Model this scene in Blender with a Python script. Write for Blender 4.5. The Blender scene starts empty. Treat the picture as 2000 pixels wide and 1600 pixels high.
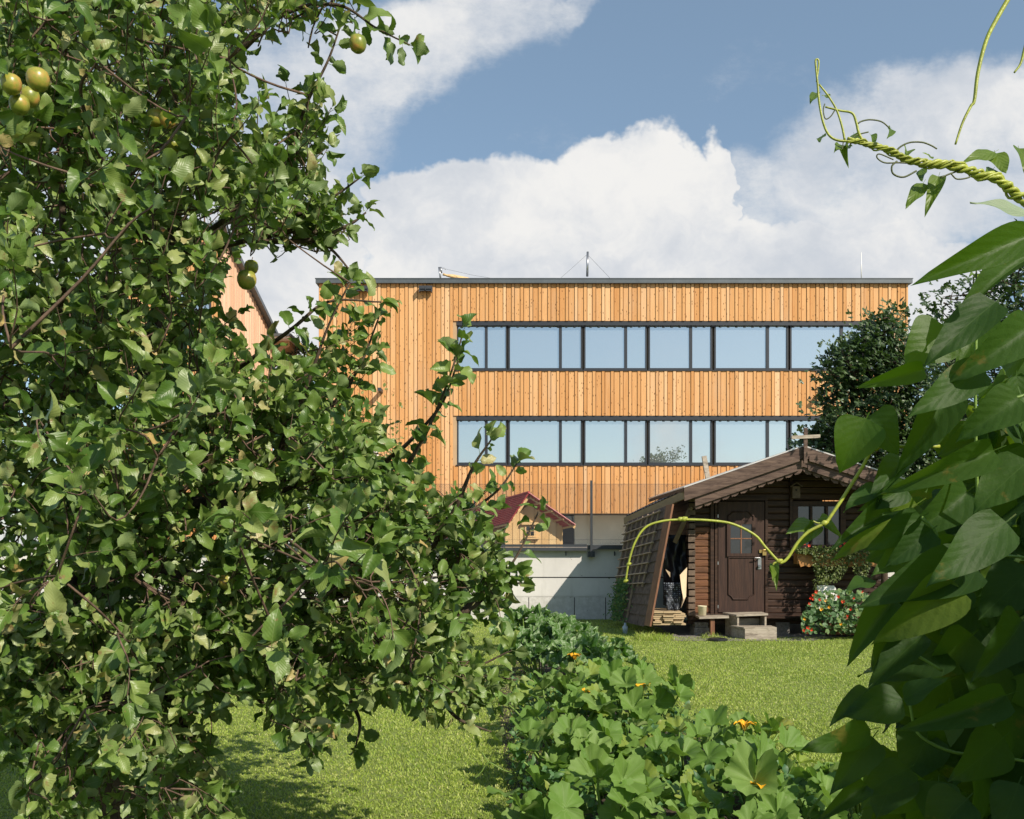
import bpy, math, random
import numpy as np
from mathutils import Vector, Matrix
R = math.radians
rnd = random.Random(7)
rng = np.random.default_rng(11)
S = bpy.context.scene
COL = S.collection

# ------------------------------------------------------------------ camera
F, CX, HY, EYE = 1800.0, 1000.0, 1060.0, 1.6
cam_d = bpy.data.cameras.new('camera'); cam = bpy.data.objects.new('camera', cam_d); COL.objects.link(cam)
cam.location = (0, 0, EYE); cam.rotation_euler = (R(90), 0, 0)
cam_d.sensor_width = 36; cam_d.lens = 36*F/2000; cam_d.shift_y = (HY-800)/2000
cam_d.clip_start = 0.05; cam_d.clip_end = 3000
S.camera = cam
S.view_settings.view_transform = 'Standard'; S.view_settings.look = 'None'
S.view_settings.exposure = 0.33; S.view_settings.gamma = 1.0

# ------------------------------------------------------------------ sun
SUN = Vector((0.88, -1.0, 0.98)).normalized()
EL = math.asin(SUN.z); AZ = math.atan2(SUN.x, SUN.y)
sl = bpy.data.lights.new('sun', 'SUN'); sl.energy = 5.0; sl.angle = R(0.5); sl.color = (1.0, 0.90, 0.76)
so = bpy.data.objects.new('sun', sl); COL.objects.link(so)
so.rotation_euler = SUN.to_track_quat('Z', 'Y').to_euler(); so.location = (20, -20, 30)

# ------------------------------------------------------------------ node helpers
class NT:
    def __init__(s, tree): s.t = tree; s.n = tree.nodes; s.l = tree.links
    def new(s, ty, **kw):
        n = s.n.new(ty)
        for k, v in kw.items(): setattr(n, k, v)
        return n
    def link(s, a, b): s.l.new(a, b)
    def put(s, sock, v):
        if isinstance(v, bpy.types.NodeSocket): s.l.new(v, sock)
        elif v is not None:
            if isinstance(v, (tuple, list)) and len(v) == 3 and sock.type == 'RGBA': v = (*v, 1)
            sock.default_value = v
    def math(s, op, a, b=None, c=None, clamp=False):
        n = s.new('ShaderNodeMath', operation=op); n.use_clamp = clamp
        s.put(n.inputs[0], a)
        if b is not None: s.put(n.inputs[1], b)
        if c is not None: s.put(n.inputs[2], c)
        return n.outputs[0]
    def mix(s, f, a, b, blend='MIX'):
        n = s.new('ShaderNodeMix', data_type='RGBA', blend_type=blend)
        s.put(n.inputs[0], f); s.put(n.inputs[6], a); s.put(n.inputs[7], b)
        return n.outputs[2]
    def ramp(s, f, stops, interp='LINEAR'):
        n = s.new('ShaderNodeValToRGB'); n.color_ramp.interpolation = interp
        e = n.color_ramp.elements
        while len(e) < len(stops): e.new(0.5)
        for i, (p, c) in enumerate(stops):
            e[i].position = p; e[i].color = (*c, 1) if len(c) == 3 else c
        s.put(n.inputs[0], f); return n.outputs[0]
    def mapr(s, v, a, b, c=0.0, d=1.0, smooth=True):
        n = s.new('ShaderNodeMapRange', interpolation_type='SMOOTHSTEP' if smooth else 'LINEAR')
        s.put(n.inputs[0], v); s.put(n.inputs[1], a); s.put(n.inputs[2], b); s.put(n.inputs[3], c); s.put(n.inputs[4], d)
        return n.outputs[0]
    def noise(s, vec, scale, detail=4, rough=0.5, dist=0.0, color=False):
        n = s.new('ShaderNodeTexNoise'); s.put(n.inputs['Vector'], vec)
        n.inputs['Scale'].default_value = scale; n.inputs['Detail'].default_value = detail
        n.inputs['Roughness'].default_value = rough; n.inputs['Distortion'].default_value = dist
        return n.outputs['Color' if color else 'Fac']
    def vscale(s, vec, sc):
        n = s.new('ShaderNodeVectorMath', operation='MULTIPLY'); s.put(n.inputs[0], vec); n.inputs[1].default_value = sc
        return n.outputs[0]
    def vadd(s, vec, sc):
        n = s.new('ShaderNodeVectorMath', operation='ADD'); s.put(n.inputs[0], vec)
        s.put(n.inputs[1], sc); return n.outputs[0]

# ------------------------------------------------------------------ world: physical sky with clouds
W = bpy.data.worlds.new('World'); S.world = W; W.use_nodes = True
w = NT(W.node_tree); w.n.clear()
sky = w.new('ShaderNodeTexSky', sky_type='NISHITA'); sky.sun_disc = False
sky.sun_elevation = EL; sky.sun_rotation = AZ; sky.altitude = 500; sky.air_density = 1.0; sky.dust_density = 0.6; sky.ozone_density = 1.5
geo = w.new('ShaderNodeTexCoord'); DIR = geo.outputs['Generated']
sep = w.new('ShaderNodeSeparateXYZ'); w.link(DIR, sep.inputs[0])
ay = w.math('MAXIMUM', w.math('ABSOLUTE', sep.outputs[1]), 0.05)
U = w.math('DIVIDE', sep.outputs[0], ay); V = w.math('DIVIDE', sep.outputs[2], ay)
front = w.math('GREATER_THAN', sep.outputs[1], 0.0)
cv = w.new('ShaderNodeCombineXYZ'); w.link(U, cv.inputs[0]); w.link(V, cv.inputs[1]); w.link(front, cv.inputs[2])
UV = cv.outputs[0]
warp = w.new('ShaderNodeVectorMath', operation='SCALE')
nz = w.noise(UV, 7.0, 5, 0.6, color=True); w.link(w.vadd(nz, (-0.5, -0.5, -0.5)), warp.inputs[0]); warp.inputs['Scale'].default_value = 0.13
UVw = w.vadd(UV, warp.outputs[0])
s2 = w.new('ShaderNodeSeparateXYZ'); w.link(UVw, s2.inputs[0]); Uw, Vw = s2.outputs[0], s2.outputs[1]
def blob(px, py, rx, ry, rot=0, amp=1.0):
    cu, cvv = (px-CX)/F, (HY-py)/F
    du = w.math('SUBTRACT', Uw, cu); dv = w.math('SUBTRACT', Vw, cvv)
    c, s_ = math.cos(R(rot)), math.sin(R(rot))
    a = w.math('ADD', w.math('MULTIPLY', du, c), w.math('MULTIPLY', dv, s_))
    b = w.math('SUBTRACT', w.math('MULTIPLY', dv, c), w.math('MULTIPLY', du, s_))
    a = w.math('MULTIPLY', a, F/rx); b = w.math('MULTIPLY', b, F/ry)
    r2 = w.math('SQRT', w.math('ADD', w.math('MULTIPLY', a, a), w.math('MULTIPLY', b, b)))
    return w.mapr(r2, 1.25, 0.6, 0.0, amp)
def vmax(l):
    o = l[0]
    for x in l[1:]: o = w.math('MAXIMUM', o, x)
    return o
dense = vmax([blob(850, 440, 175, 150), blob(1060, 450, 220, 165), blob(1240, 400, 190, 158), blob(1380, 400, 62, 160),
              blob(1150, 560, 560, 170), blob(480, 520, 300, 240), blob(1640, 560, 380, 150)])
wisp = vmax([blob(800, 110, 330, 110, 20, 0.8), blob(560, 230, 240, 200, 0, 0.8), blob(1760, 330, 330, 175, 12, 0.95), blob(1960, 260, 280, 150, 8, 1.0),
             blob(1500, 420, 250, 150, 0, 0.75), blob(200, 350, 300, 300, 0, 0.8), blob(640, 330, 110, 200, 0, 0.9), blob(1090, 20, 120, 35, 25, 0.55)])
fb = w.noise(UV, 9.0, 8, 0.62); fb2 = w.noise(w.vscale(UV, (1.2, 1.9, 1)), 4.0, 10, 0.70)
covd = w.mapr(w.math('ADD', dense, w.math('MULTIPLY', w.math('SUBTRACT', fb, 0.5), 1.5)), 0.38, 0.70)
covw = w.mapr(w.math('ADD', wisp, w.math('MULTIPLY', w.math('SUBTRACT', fb2, 0.5), 2.2)), 0.08, 1.15)
hz = w.mapr(V, 0.06, 0.0, 0.0, 0.6)
back = w.mapr(w.noise(w.vadd(DIR, (3.1, 0.4, 0.2)), 3.6, 8, 0.62), 0.45, 0.66, 0.0, 0.8)
bmask = w.mapr(V, 0.19, 0.12, 0.12, 1.0)
back = w.math('MULTIPLY', back, bmask)
covf = w.math('MAXIMUM', w.math('MAXIMUM', covd, w.math('MULTIPLY', covw, 0.95)), hz)
cov = w.math('ADD', w.math('MULTIPLY', covf, front), w.math('MULTIPLY', back, w.math('SUBTRACT', 1.0, front)))
shade = w.math('ADD', w.math('MULTIPLY', w.noise(w.vadd(UV, (0.3, 0.13, 0)), 4.5, 5, 0.55), .6), w.math('MULTIPLY', w.noise(w.vadd(UVw, (0.01, 0.03, 0)), 13.0, 8, 0.6), .4))
ccol = w.ramp(w.mapr(shade, 0.36, 0.62), [(0, (6.0, 6.4, 7.0)), (0.5, (7.3, 7.5, 7.8)), (1, (8.9, 8.8, 8.6))])
skyt = w.mix(0.30, w.mix(1.0, sky.outputs[0], (1.38, 1.36, 1.25), 'MULTIPLY'), (3.8, 5.4, 7.2))
skyc = w.mix(cov, skyt, ccol)
bg = w.new('ShaderNodeBackground'); w.link(skyc, bg.inputs[0]); bg.inputs[1].default_value = 0.08
wo = w.new('ShaderNodeOutputWorld'); w.link(bg.outputs[0], wo.inputs[0])

# ------------------------------------------------------------------ materials
def material(name):
    m = bpy.data.materials.new(name); m.use_nodes = True
    t = NT(m.node_tree); t.n.clear()
    t.out = t.new('ShaderNodeOutputMaterial'); t.p = t.new('ShaderNodeBsdfPrincipled'); t.link(t.p.outputs[0], t.out.inputs[0])
    tc = t.new('ShaderNodeTexCoord'); t.obj = tc.outputs['Object']; t.uv = tc.outputs['UV']
    g = t.new('ShaderNodeNewGeometry'); t.isl = g.outputs['Random Per Island']; t.pos = g.outputs['Position']; t.backf = g.outputs['Backfacing']
    return m, t
def bump(t, h, strength=0.4, dist=0.01):
    b = t.new('ShaderNodeBump'); b.inputs['Strength'].default_value = strength; b.inputs['Distance'].default_value = dist
    t.put(b.inputs['Height'], h); t.link(b.outputs[0], t.p.inputs['Normal'])
def simple(name, col, rough=0.6, metal=0.0, var=0.12, scale=8.0, spec=0.5, bmp=0.15):
    m, t = material(name)
    n = t.noise(t.obj, scale, 6, 0.6)
    d = tuple(c*(1-var*1.6) for c in col); l = tuple(min(1, c*(1+var)) for c in col)
    t.put(t.p.inputs['Base Color'], t.ramp(n, [(0.3, d), (0.7, l)]))
    t.p.inputs['Roughness'].default_value = rough; t.p.inputs['Metallic'].default_value = metal
    t.p.inputs['Specular IOR Level'].default_value = spec
    bump(t, t.noise(t.obj, scale*6, 4), bmp, 0.004)
    return m
def leaf_mat(name, ramp, under, transl, rough=0.42, vein=(0.3, 0.42, 0.12), veinw=0.035, nvein=7, blotch=None, trans=0.4, spec=0.45, light=0.35, veins=True, bmp_=0.22, patches=False, pucker=False):
    m, t = material(name)
    base = t.ramp(t.isl, ramp)
    n = t.noise(t.pos, 28.0, 3, 0.6)
    base = t.mix(t.mapr(n, 0.3, 0.75, 0.0, 0.45), base, t.mix(1.0, base, (0.62, 0.66, 0.6), 'MULTIPLY'))
    if patches:
        base = t.mix(t.mapr(t.noise(t.pos, 0.7, 5, 0.65), 0.38, 0.62, 0.0, 0.8), base, t.mix(1.0, base, (0.72, 0.80, 0.75), 'MULTIPLY'))
        base = t.mix(t.mapr(t.noise(t.pos, 2.6, 5, 0.7), 0.56, 0.70, 0.0, 0.35), base, (0.44, 0.42, 0.20))
    if blotch:
        bn = t.noise(t.pos, 22.0, 5, 0.7)
        amt = t.mapr(t.math('ADD', bn, t.math('MULTIPLY', t.isl, 0.10)), 0.66, 0.74, 0.0, 0.85)
        base = t.mix(amt, base, blotch)
    hgt = n
    if veins == 'radial':
        s = t.new('ShaderNodeSeparateXYZ'); t.link(t.uv, s.inputs[0])
        fr = t.math('ABSOLUTE', t.math('SUBTRACT', t.math('FRACT', t.math('MULTIPLY', s.outputs[0], 9.0)), 0.5))
        rad_ = t.math('MULTIPLY', t.mapr(fr, t.math('DIVIDE', 0.035, t.math('MAXIMUM', s.outputs[1], 0.08)), 0.0), t.mapr(s.outputs[1], 1.0, 0.8))
        base = t.mix(t.math('MULTIPLY', rad_, 0.5), base, vein)
        hgt = t.math('SUBTRACT', t.noise(t.pos, 60.0, 3, 0.6), t.math('MULTIPLY', rad_, 1.0))
    elif veins:
        s = t.new('ShaderNodeSeparateXYZ'); t.link(t.uv, s.inputs[0])
        au = t.math('ABSOLUTE', t.math('SUBTRACT', s.outputs[0], 0.5))
        mid = t.mapr(au, veinw, 0.0)
        ph = t.math('SUBTRACT', t.math('MULTIPLY', s.outputs[1], nvein), t.math('MULTIPLY', au, nvein*0.9))
        fr = t.math('ABSOLUTE', t.math('SUBTRACT', t.math('FRACT', ph), 0.5))
        side = t.math('MULTIPLY', t.mapr(fr, 0.055, 0.0), 0.5)
        v = t.math('MAXIMUM', mid, side)
        base = t.mix(t.math('MULTIPLY', v, light), base, vein)
        hgt = t.math('SUBTRACT', t.math('MULTIPLY', fr, 1.2), t.math('MULTIPLY', mid, 0.8))
    col = t.mix(t.backf, base, t.mix(0.55, base, under))
    t.put(t.p.inputs['Base Color'], col); t.p.inputs['Roughness'].default_value = rough
    t.p.inputs['Specular IOR Level'].default_value = spec
    if pucker: hgt = t.math('ADD', hgt, t.math('MULTIPLY', t.noise(t.pos, 95.0, 3, 0.6), 2.6))
    bump(t, hgt, bmp_, 0.003)
    tr = t.new('ShaderNodeBsdfTranslucent'); t.put(tr.inputs[0], t.mix(0.65, base, transl))
    mx = t.new('ShaderNodeMixShader'); mx.inputs[0].default_value = trans
    t.link(t.p.outputs[0], mx.inputs[1]); t.link(tr.outputs[0], mx.inputs[2]); t.link(mx.outputs[0], t.out.inputs[0])
    return m
M = {}
M['apple_leaf'] = leaf_mat('apple leaf', [(0, (0.055, 0.118, 0.016)), (0.4, (0.115, 0.195, 0.034)), (0.8, (0.20, 0.275, 0.068)), (0.96, (0.29, 0.33, 0.12)), (0.988, (0.38, 0.34, 0.15)), (0.998, (0.44, 0.30, 0.10))],
    (0.20, 0.26, 0.12), (0.20, 0.38, 0.02), 0.42, (0.30, 0.36, 0.16), 0.03, 8, (0.22, 0.15, 0.06), 0.22, light=0.28)
M['bean_leaf'] = leaf_mat('bean leaf', [(0, (0.022, 0.052, 0.013)), (0.6, (0.035, 0.080, 0.018)), (0.9, (0.060, 0.120, 0.024)), (1, (0.13, 0.19, 0.03))],
    (0.10, 0.17, 0.06), (0.26, 0.46, 0.008), 0.52, (0.14, 0.24, 0.06), 0.012, 6, (0.16, 0.13, 0.03), 0.46, spec=0.20, light=0.30, bmp_=0.16, pucker=True)
M['bean_backlit'] = leaf_mat('backlit-toned bean leaf', [(0, (0.045, 0.105, 0.012)), (1, (0.075, 0.15, 0.016))],
    (0.10, 0.17, 0.05), (0.32, 0.56, 0.01), 0.5, (0.16, 0.28, 0.06), 0.012, 6, None, 0.62, light=0.35, bmp_=0.15, pucker=True)  # brighter, more translucent copy of the bean leaf, backlight put into its colour
M['bean_young'] = leaf_mat('young bean leaf', [(0, (0.10, 0.17, 0.02)), (1, (0.16, 0.24, 0.03))],
    (0.18, 0.27, 0.08), (0.30, 0.46, 0.02), 0.42, (0.3, 0.42, 0.1), 0.02, 5, None, 0.42, light=0.2)
M['bean_pale'] = leaf_mat('pale bean leaf underside', [(0, (0.25, 0.32, 0.20)), (1, (0.28, 0.36, 0.22))],
    (0.28, 0.36, 0.22), (0.2, 0.35, 0.08), 0.6, (0.35, 0.42, 0.26), 0.025, 6, None, 0.25)
M['pumpkin_leaf'] = leaf_mat('pumpkin leaf', [(0, (0.11, 0.18, 0.045)), (0.5, (0.19, 0.26, 0.080)), (0.9, (0.27, 0.33, 0.13)), (0.97, (0.36, 0.36, 0.08))],
    (0.10, 0.22, 0.02), (0.24, 0.48, 0.02), 0.6, (0.36, 0.42, 0.22), 0.03, 5, (0.34, 0.36, 0.20), 0.30, veins='radial', spec=0.3)
m, t = material('zucchini leaf'); 
sp = t.mapr(t.noise(t.pos, 34.0, 4, 0.7), 0.50, 0.60)
bc = t.mix(sp, t.ramp(t.isl, [(0, (0.055, 0.13, 0.026)), (1, (0.10, 0.19, 0.04))]), (0.27, 0.35, 0.20))
t.put(t.p.inputs['Base Color'], bc); t.p.inputs['Roughness'].default_value = 0.5
tr = t.new('ShaderNodeBsdfTranslucent'); t.put(tr.inputs[0], (0.12, 0.3, 0.03)); mx = t.new('ShaderNodeMixShader'); mx.inputs[0].default_value = 0.25
t.link(t.p.outputs[0], mx.inputs[1]); t.link(tr.outputs[0], mx.inputs[2]); t.link(mx.outputs[0], t.out.inputs[0]); M['zucchini_leaf'] = m
M['fig_leaf'] = leaf_mat('dark tree leaf', [(0, (0.020, 0.050, 0.014)), (0.6, (0.040, 0.085, 0.022)), (1, (0.075, 0.13, 0.035))],
    (0.07, 0.11, 0.05), (0.10, 0.2, 0.02), 0.38, veins=False, trans=0.2)
M['small_leaf'] = leaf_mat('small pale leaf', [(0, (0.09, 0.13, 0.03)), (0.6, (0.15, 0.19, 0.05)), (1, (0.30, 0.27, 0.08))],
    (0.2, 0.24, 0.12), (0.25, 0.34, 0.05), 0.5, veins=False, trans=0.3)
M['nast_leaf'] = leaf_mat('nasturtium leaf', [(0, (0.04, 0.12, 0.04)), (0.7, (0.09, 0.19, 0.06)), (1, (0.28, 0.32, 0.06))],
    (0.12, 0.2, 0.09), (0.2, 0.4, 0.05), 0.5, veins=False, trans=0.3)
M['trail_leaf'] = leaf_mat('trailing leaf', [(0, (0.06, 0.10, 0.02)), (1, (0.17, 0.20, 0.05))],
    (0.12, 0.18, 0.07), (0.2, 0.3, 0.05), 0.5, veins=False, trans=0.25)
M['conifer'] = leaf_mat('conifer needle', [(0, (0.02, 0.04, 0.02)), (1, (0.04, 0.07, 0.03))], (0.05, 0.08, 0.04), (0.05, 0.1, 0.02), 0.6, veins=False, trans=0.1)
M['grass'] = leaf_mat('grass blade', [(0, (0.21, 0.335, 0.035)), (0.45, (0.36, 0.47, 0.07)), (0.8, (0.48, 0.55, 0.13)), (1, (0.62, 0.59, 0.28))],
    (0.35, 0.42, 0.10), (0.47, 0.58, 0.08), 0.5, veins=False, trans=0.36, spec=0.3, patches=True)
M['bark'] = simple('apple bark', (0.085, 0.062, 0.045), 0.9, 0, 0.35, 25, 0.2, 0.7)
M['twig'] = simple('apple twig', (0.13, 0.085, 0.06), 0.8, 0, 0.35, 30, 0.3, 0.4)
M['shoot'] = simple('downy shoot', (0.21, 0.19, 0.15), 0.8, 0, 0.25, 30, 0.3, 0.3)
M['vine'] = simple('yellow green vine', (0.34, 0.38, 0.05), 0.45, 0, 0.2, 40, 0.5, 0.2)
M['vine_dark'] = simple('dark tendril', (0.07, 0.09, 0.02), 0.5, 0, 0.2, 40, 0.5, 0.2)
M['stem'] = simple('green stem', (0.16, 0.26, 0.05), 0.5, 0, 0.2, 30, 0.4, 0.2)
M['petal'] = simple('orange petal', (0.85, 0.42, 0.02), 0.55, 0, 0.2, 30, 0.3, 0.1)
M['red_petal'] = simple('red petal', (0.62, 0.045, 0.02), 0.5, 0, 0.2, 60, 0.3, 0.1)
M['yellow_petal'] = simple('yellow petal', (0.8, 0.42, 0.03), 0.5, 0, 0.2, 60, 0.3, 0.1)
m, t = material('apple skin'); n = t.noise(t.pos, 14, 6, 0.6)
t.put(t.p.inputs['Base Color'], t.ramp(n, [(0.40, (0.13, 0.17, 0.02)), (0.52, (0.26, 0.26, 0.04)), (0.60, (0.42, 0.26, 0.06)), (0.72, (0.42, 0.13, 0.05))]))
t.p.inputs['Roughness'].default_value = 0.35; M['apple'] = m

def wood_boards(name, cols, knot=(0.09, 0.035, 0.012), kd=0.055, grain=0.25, lowcol=None, zlo=0, zhi=1):
    m, t = material(name)
    base = t.ramp(t.isl, cols)
    off = t.new('ShaderNodeCombineXYZ'); t.put(off.inputs[0], t.math('MULTIPLY', t.isl, 37.0)); t.put(off.inputs[2], t.math('MULTIPLY', t.isl, 91.0))
    p = t.vadd(t.obj, off.outputs[0])
    g = t.noise(t.vscale(p, (42, 42, 1.3)), 1.0, 5, 0.6, 0.6)
    base = t.mix(t.mapr(g, 0.25, 0.75, 0.0, grain*2), base, t.mix(1.0, base, (0.72, 0.60, 0.5), 'MULTIPLY'))
    if lowcol:
        s = t.new('ShaderNodeSeparateXYZ'); t.link(t.obj, s.inputs[0])
        base = t.mix(t.mapr(s.outputs[2], zhi, zlo, 0.0, 0.6, False), base, t.mix(1.0, base, lowcol, 'MULTIPLY'))
    if lowcol: base = t.mix(t.mapr(t.noise(t.vscale(t.obj, (2.2, 2.2, .28)), 1.0, 6, 0.65), 0.48, 0.72, 0.0, 0.38), base, (0.50, 0.36, 0.24))
    vo = t.new('ShaderNodeTexVoronoi'); vo.inputs['Scale'].default_value = 1.0; t.put(vo.inputs['Vector'], t.vscale(p, (15, 15, 5.5)))
    k = t.mapr(vo.outputs['Distance'], kd*2.6, kd*1.4)
    vs = t.new('ShaderNodeSeparateColor'); t.link(vo.outputs['Color'], vs.inputs[0])
    k = t.math('MULTIPLY', k, t.math('GREATER_THAN', vs.outputs[0], 0.45))
    base = t.mix(t.math('MULTIPLY', k, 0.85), base, knot)
    t.put(t.p.inputs['Base Color'], base); t.p.inputs['Roughness'].default_value = 0.75; t.p.inputs['Specular IOR Level'].default_value = 0.25
    bump(t, g, 0.3, 0.004)
    return m
M['larch'] = wood_boards('larch cladding', [(0, (0.54, 0.275, 0.100)), (0.4, (0.60, 0.33, 0.135)), (0.8, (0.65, 0.375, 0.165)), (1, (0.72, 0.48, 0.27))],
    kd=0.10, lowcol=(0.98, 0.80, 0.58), zlo=0, zhi=6)
M['larch_pale'] = wood_boards('pale pink cladding', [(0, (0.70, 0.44, 0.29)), (1, (0.84, 0.60, 0.43))], kd=0.05)
M['spruce'] = wood_boards('spruce boards', [(0, (0.66, 0.44, 0.20)), (1, (0.78, 0.57, 0.30))], kd=0.05)
def dark_wood(name, cols, scale=(3, 30, 30), wear=(0.30, 0.14, 0.06), wa=0.5):
    m, t = material(name)
    off = t.new('ShaderNodeCombineXYZ'); t.put(off.inputs[0], t.math('MULTIPLY', t.isl, 13.0)); t.put(off.inputs[2], t.math('MULTIPLY', t.isl, 7.0))
    p = t.vadd(t.obj, off.outputs[0])
    g = t.noise(t.vscale(p, scale), 1.0, 6, 0.65, 0.5)
    b = t.mix(t.mapr(g, 0.35, 0.7), t.ramp(t.isl, cols), t.mix(0.55, t.ramp(t.isl, cols), wear))
    wn = t.noise(t.vscale(p, tuple(s*0.35 for s in scale)), 1.0, 5, 0.7)
    b = t.mix(t.math('MULTIPLY', t.mapr(wn, 0.56, 0.72), wa), b, wear)
    t.put(t.p.inputs['Base Color'], b); t.p.inputs['Roughness'].default_value = 0.6; t.p.inputs['Specular IOR Level'].default_value = 0.3
    bump(t, g, 0.6, 0.006)
    return m
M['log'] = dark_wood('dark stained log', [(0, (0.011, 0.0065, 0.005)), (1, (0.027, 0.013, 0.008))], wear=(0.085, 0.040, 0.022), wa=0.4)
M['log_sun_tone'] = dark_wood('sun-toned log', [(0, (0.055, 0.024, 0.012)), (1, (0.115, 0.046, 0.021))], wear=(0.26, 0.12, 0.055))  # lighter copy of the log stain, sunlight put into the colour
M['barge'] = dark_wood('weathered bargeboard', [(0, (0.040, 0.023, 0.017)), (1, (0.062, 0.036, 0.027))], wear=(0.20, 0.135, 0.10), wa=0.75)
M['door'] = dark_wood('brown door', [(0, (0.027, 0.014, 0.011)), (1, (0.032, 0.016, 0.012))], (30, 30, 2.5), (0.07, 0.034, 0.022), 0.6)
M['endgrain'] = dark_wood('grey log ends', [(0, (0.05, 0.035, 0.025)), (1, (0.12, 0.085, 0.06))], (14, 14, 14), (0.2, 0.14, 0.1), 0.6)
M['grey_wood'] = dark_wood('silvery weathered wood', [(0, (0.32, 0.28, 0.22)), (1, (0.48, 0.42, 0.34))], (6, 25, 25), (0.10, 0.075, 0.055), 0.85)
M['grey_wood_v'] = dark_wood('silvery weathered slat', [(0, (0.30, 0.22, 0.165)), (1, (0.42, 0.32, 0.25))], (20, 20, 5), (0.12, 0.09, 0.07), 0.6)
M['red_plank'] = dark_wood('reddish plank', [(0, (0.13, 0.060, 0.035)), (1, (0.17, 0.075, 0.042))], (30, 30, 3), (0.3, 0.15, 0.08), 0.5)
M['shingle'] = simple('brown bitumen shingle', (0.13, 0.095, 0.082), 0.9, 0, 0.3, 12, 0.2, 0.5)
M['plank'] = dark_wood('stacked pale planks', [(0, (0.40, 0.27, 0.13)), (0.5, (0.55, 0.42, 0.25)), (1, (0.30, 0.25, 0.18))], (3, 30, 30), (0.25, 0.18, 0.10), 0.5)
M['fascia'] = dark_wood('olive fascia board', [(0, (0.25, 0.19, 0.11)), (1, (0.28, 0.21, 0.12))], (5, 5, 20), (0.16, 0.12, 0.07), 0.5)
M['metal_dark'] = simple('anthracite metal', (0.035, 0.040, 0.048), 0.45, 0.0, 0.15, 4, 0.5, 0.05)
M['flashing'] = simple('grey flashing', (0.10, 0.115, 0.125), 0.4, 0.3, 0.1, 3, 0.5, 0.03)
M['frame'] = simple('black window frame', (0.022, 0.026, 0.034), 0.4, 0.0, 0.1, 4, 0.5, 0.03)
M['steel'] = simple('galvanised steel', (0.35, 0.36, 0.38), 0.35, 0.8, 0.15, 10, 0.5, 0.05)
M['white'] = simple('white lacquer', (0.78, 0.77, 0.74), 0.4, 0, 0.04, 6, 0.5, 0.03)
M['zinc'] = simple('pale roof sheet', (0.55, 0.54, 0.52), 0.4, 0.2, 0.15, 6, 0.5, 0.1)
M['plaster'] = simple('cream plaster', (0.86, 0.82, 0.66), 0.9, 0, 0.06, 2, 0.2, 0.1)
M['soffit'] = simple('tan soffit', (0.42, 0.30, 0.18), 0.8, 0, 0.06, 2, 0.2, 0.05)
M['pole_wood'] = simple('pale turned pole', (0.62, 0.42, 0.20), 0.6, 0, 0.1, 6, 0.3, 0.05)
M['cream'] = simple('cream plastic', (0.72, 0.66, 0.46), 0.45, 0, 0.08, 10, 0.5, 0.03)
M['tarp'] = simple('black plastic sheet', (0.018, 0.020, 0.026), 0.35, 0, 0.2, 6, 0.5, 0.3)
M['grey_plastic'] = simple('bluish plastic', (0.35, 0.42, 0.50), 0.4, 0, 0.1, 10, 0.5, 0.05)
M['mould'] = simple('rubber black', (0.01, 0.01, 0.012), 0.7)
M['brass'] = simple('brass', (0.45, 0.32, 0.12), 0.35, 0.9, 0.1, 20, 0.5, 0.05)
M['box_wood'] = simple('varnished planter wood', (0.36, 0.17, 0.05), 0.5, 0, 0.2, 12, 0.4, 0.2)
M['terracotta'] = simple('terracotta trough', (0.22, 0.10, 0.06), 0.8, 0, 0.2, 12, 0.3, 0.2)
m, t = material('red roof sheet')
t.put(t.p.inputs['Base Color'], t.ramp(t.noise(t.obj, 5, 5), [(0.3, (0.33, 0.035, 0.038)), (0.7, (0.43, 0.055, 0.055))])); t.p.inputs['Roughness'].default_value = 0.45; M['red_roof'] = m
m, t = material('backing of mat'); t.put(t.p.inputs['Base Color'], (0.62, 0.48, 0.33)); t.p.inputs['Roughness'].default_value = 0.9; M['mat_back'] = m
m, t = material('dotted mat')
vo = t.new('ShaderNodeTexVoronoi'); vo.inputs['Randomness'].default_value = 0; vo.inputs['Scale'].default_value = 28; t.put(vo.inputs['Vector'], t.obj)
t.put(t.p.inputs['Base Color'], t.mix(t.mapr(vo.outputs['Distance'], 0.34, 0.24), (0.018, 0.022, 0.032), (0.25, 0.29, 0.34))); t.p.inputs['Roughness'].default_value = 0.6; M['mat'] = m
m, t = material('smooth concrete')
n1 = t.noise(t.obj, 0.9, 7, 0.65); n2 = t.noise(t.obj, 9.0, 6, 0.7)
bc = t.ramp(n1, [(0.3, (0.49, 0.48, 0.465)), (0.7, (0.63, 0.615, 0.59))])
vo = t.new('ShaderNodeTexVoronoi'); vo.inputs['Scale'].default_value = 5.5; t.put(vo.inputs['Vector'], t.vscale(t.obj, (1, 1, 1.3)))
vs = t.new('ShaderNodeSeparateColor'); t.link(vo.outputs['Color'], vs.inputs[0])
pit = t.math('MULTIPLY', t.mapr(vo.outputs['Distance'], 0.09, 0.05), t.math('GREATER_THAN', vs.outputs[0], 0.5))
st = t.noise(t.vscale(t.obj, (7, 7, 0.8)), 1.0, 6, 0.7)
bc = t.mix(t.mapr(st, 0.5, 0.75, 0, 0.4), bc, (0.40, 0.39, 0.36))
bc = t.mix(t.math('MULTIPLY', pit, 0.7), bc, (0.2, 0.19, 0.18))
s = t.new('ShaderNodeSeparateXYZ'); t.link(t.obj, s.inputs[0])
lowz = t.mapr(t.math('ADD', s.outputs[2], t.math('MULTIPLY', n2, 0.12)), 0.60, 0.52, 0.0, 0.5)
bc = t.mix(t.math('MULTIPLY', lowz, t.mapr(n2, 0.35, 0.6)), bc, (0.36, 0.35, 0.32))
t.put(t.p.inputs['Base Color'], bc); t.p.inputs['Roughness'].default_value = 0.85; t.p.inputs['Specular IOR Level'].default_value = 0.25
bump(t, n2, 0.25, 0.01); M['concrete'] = m
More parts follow.
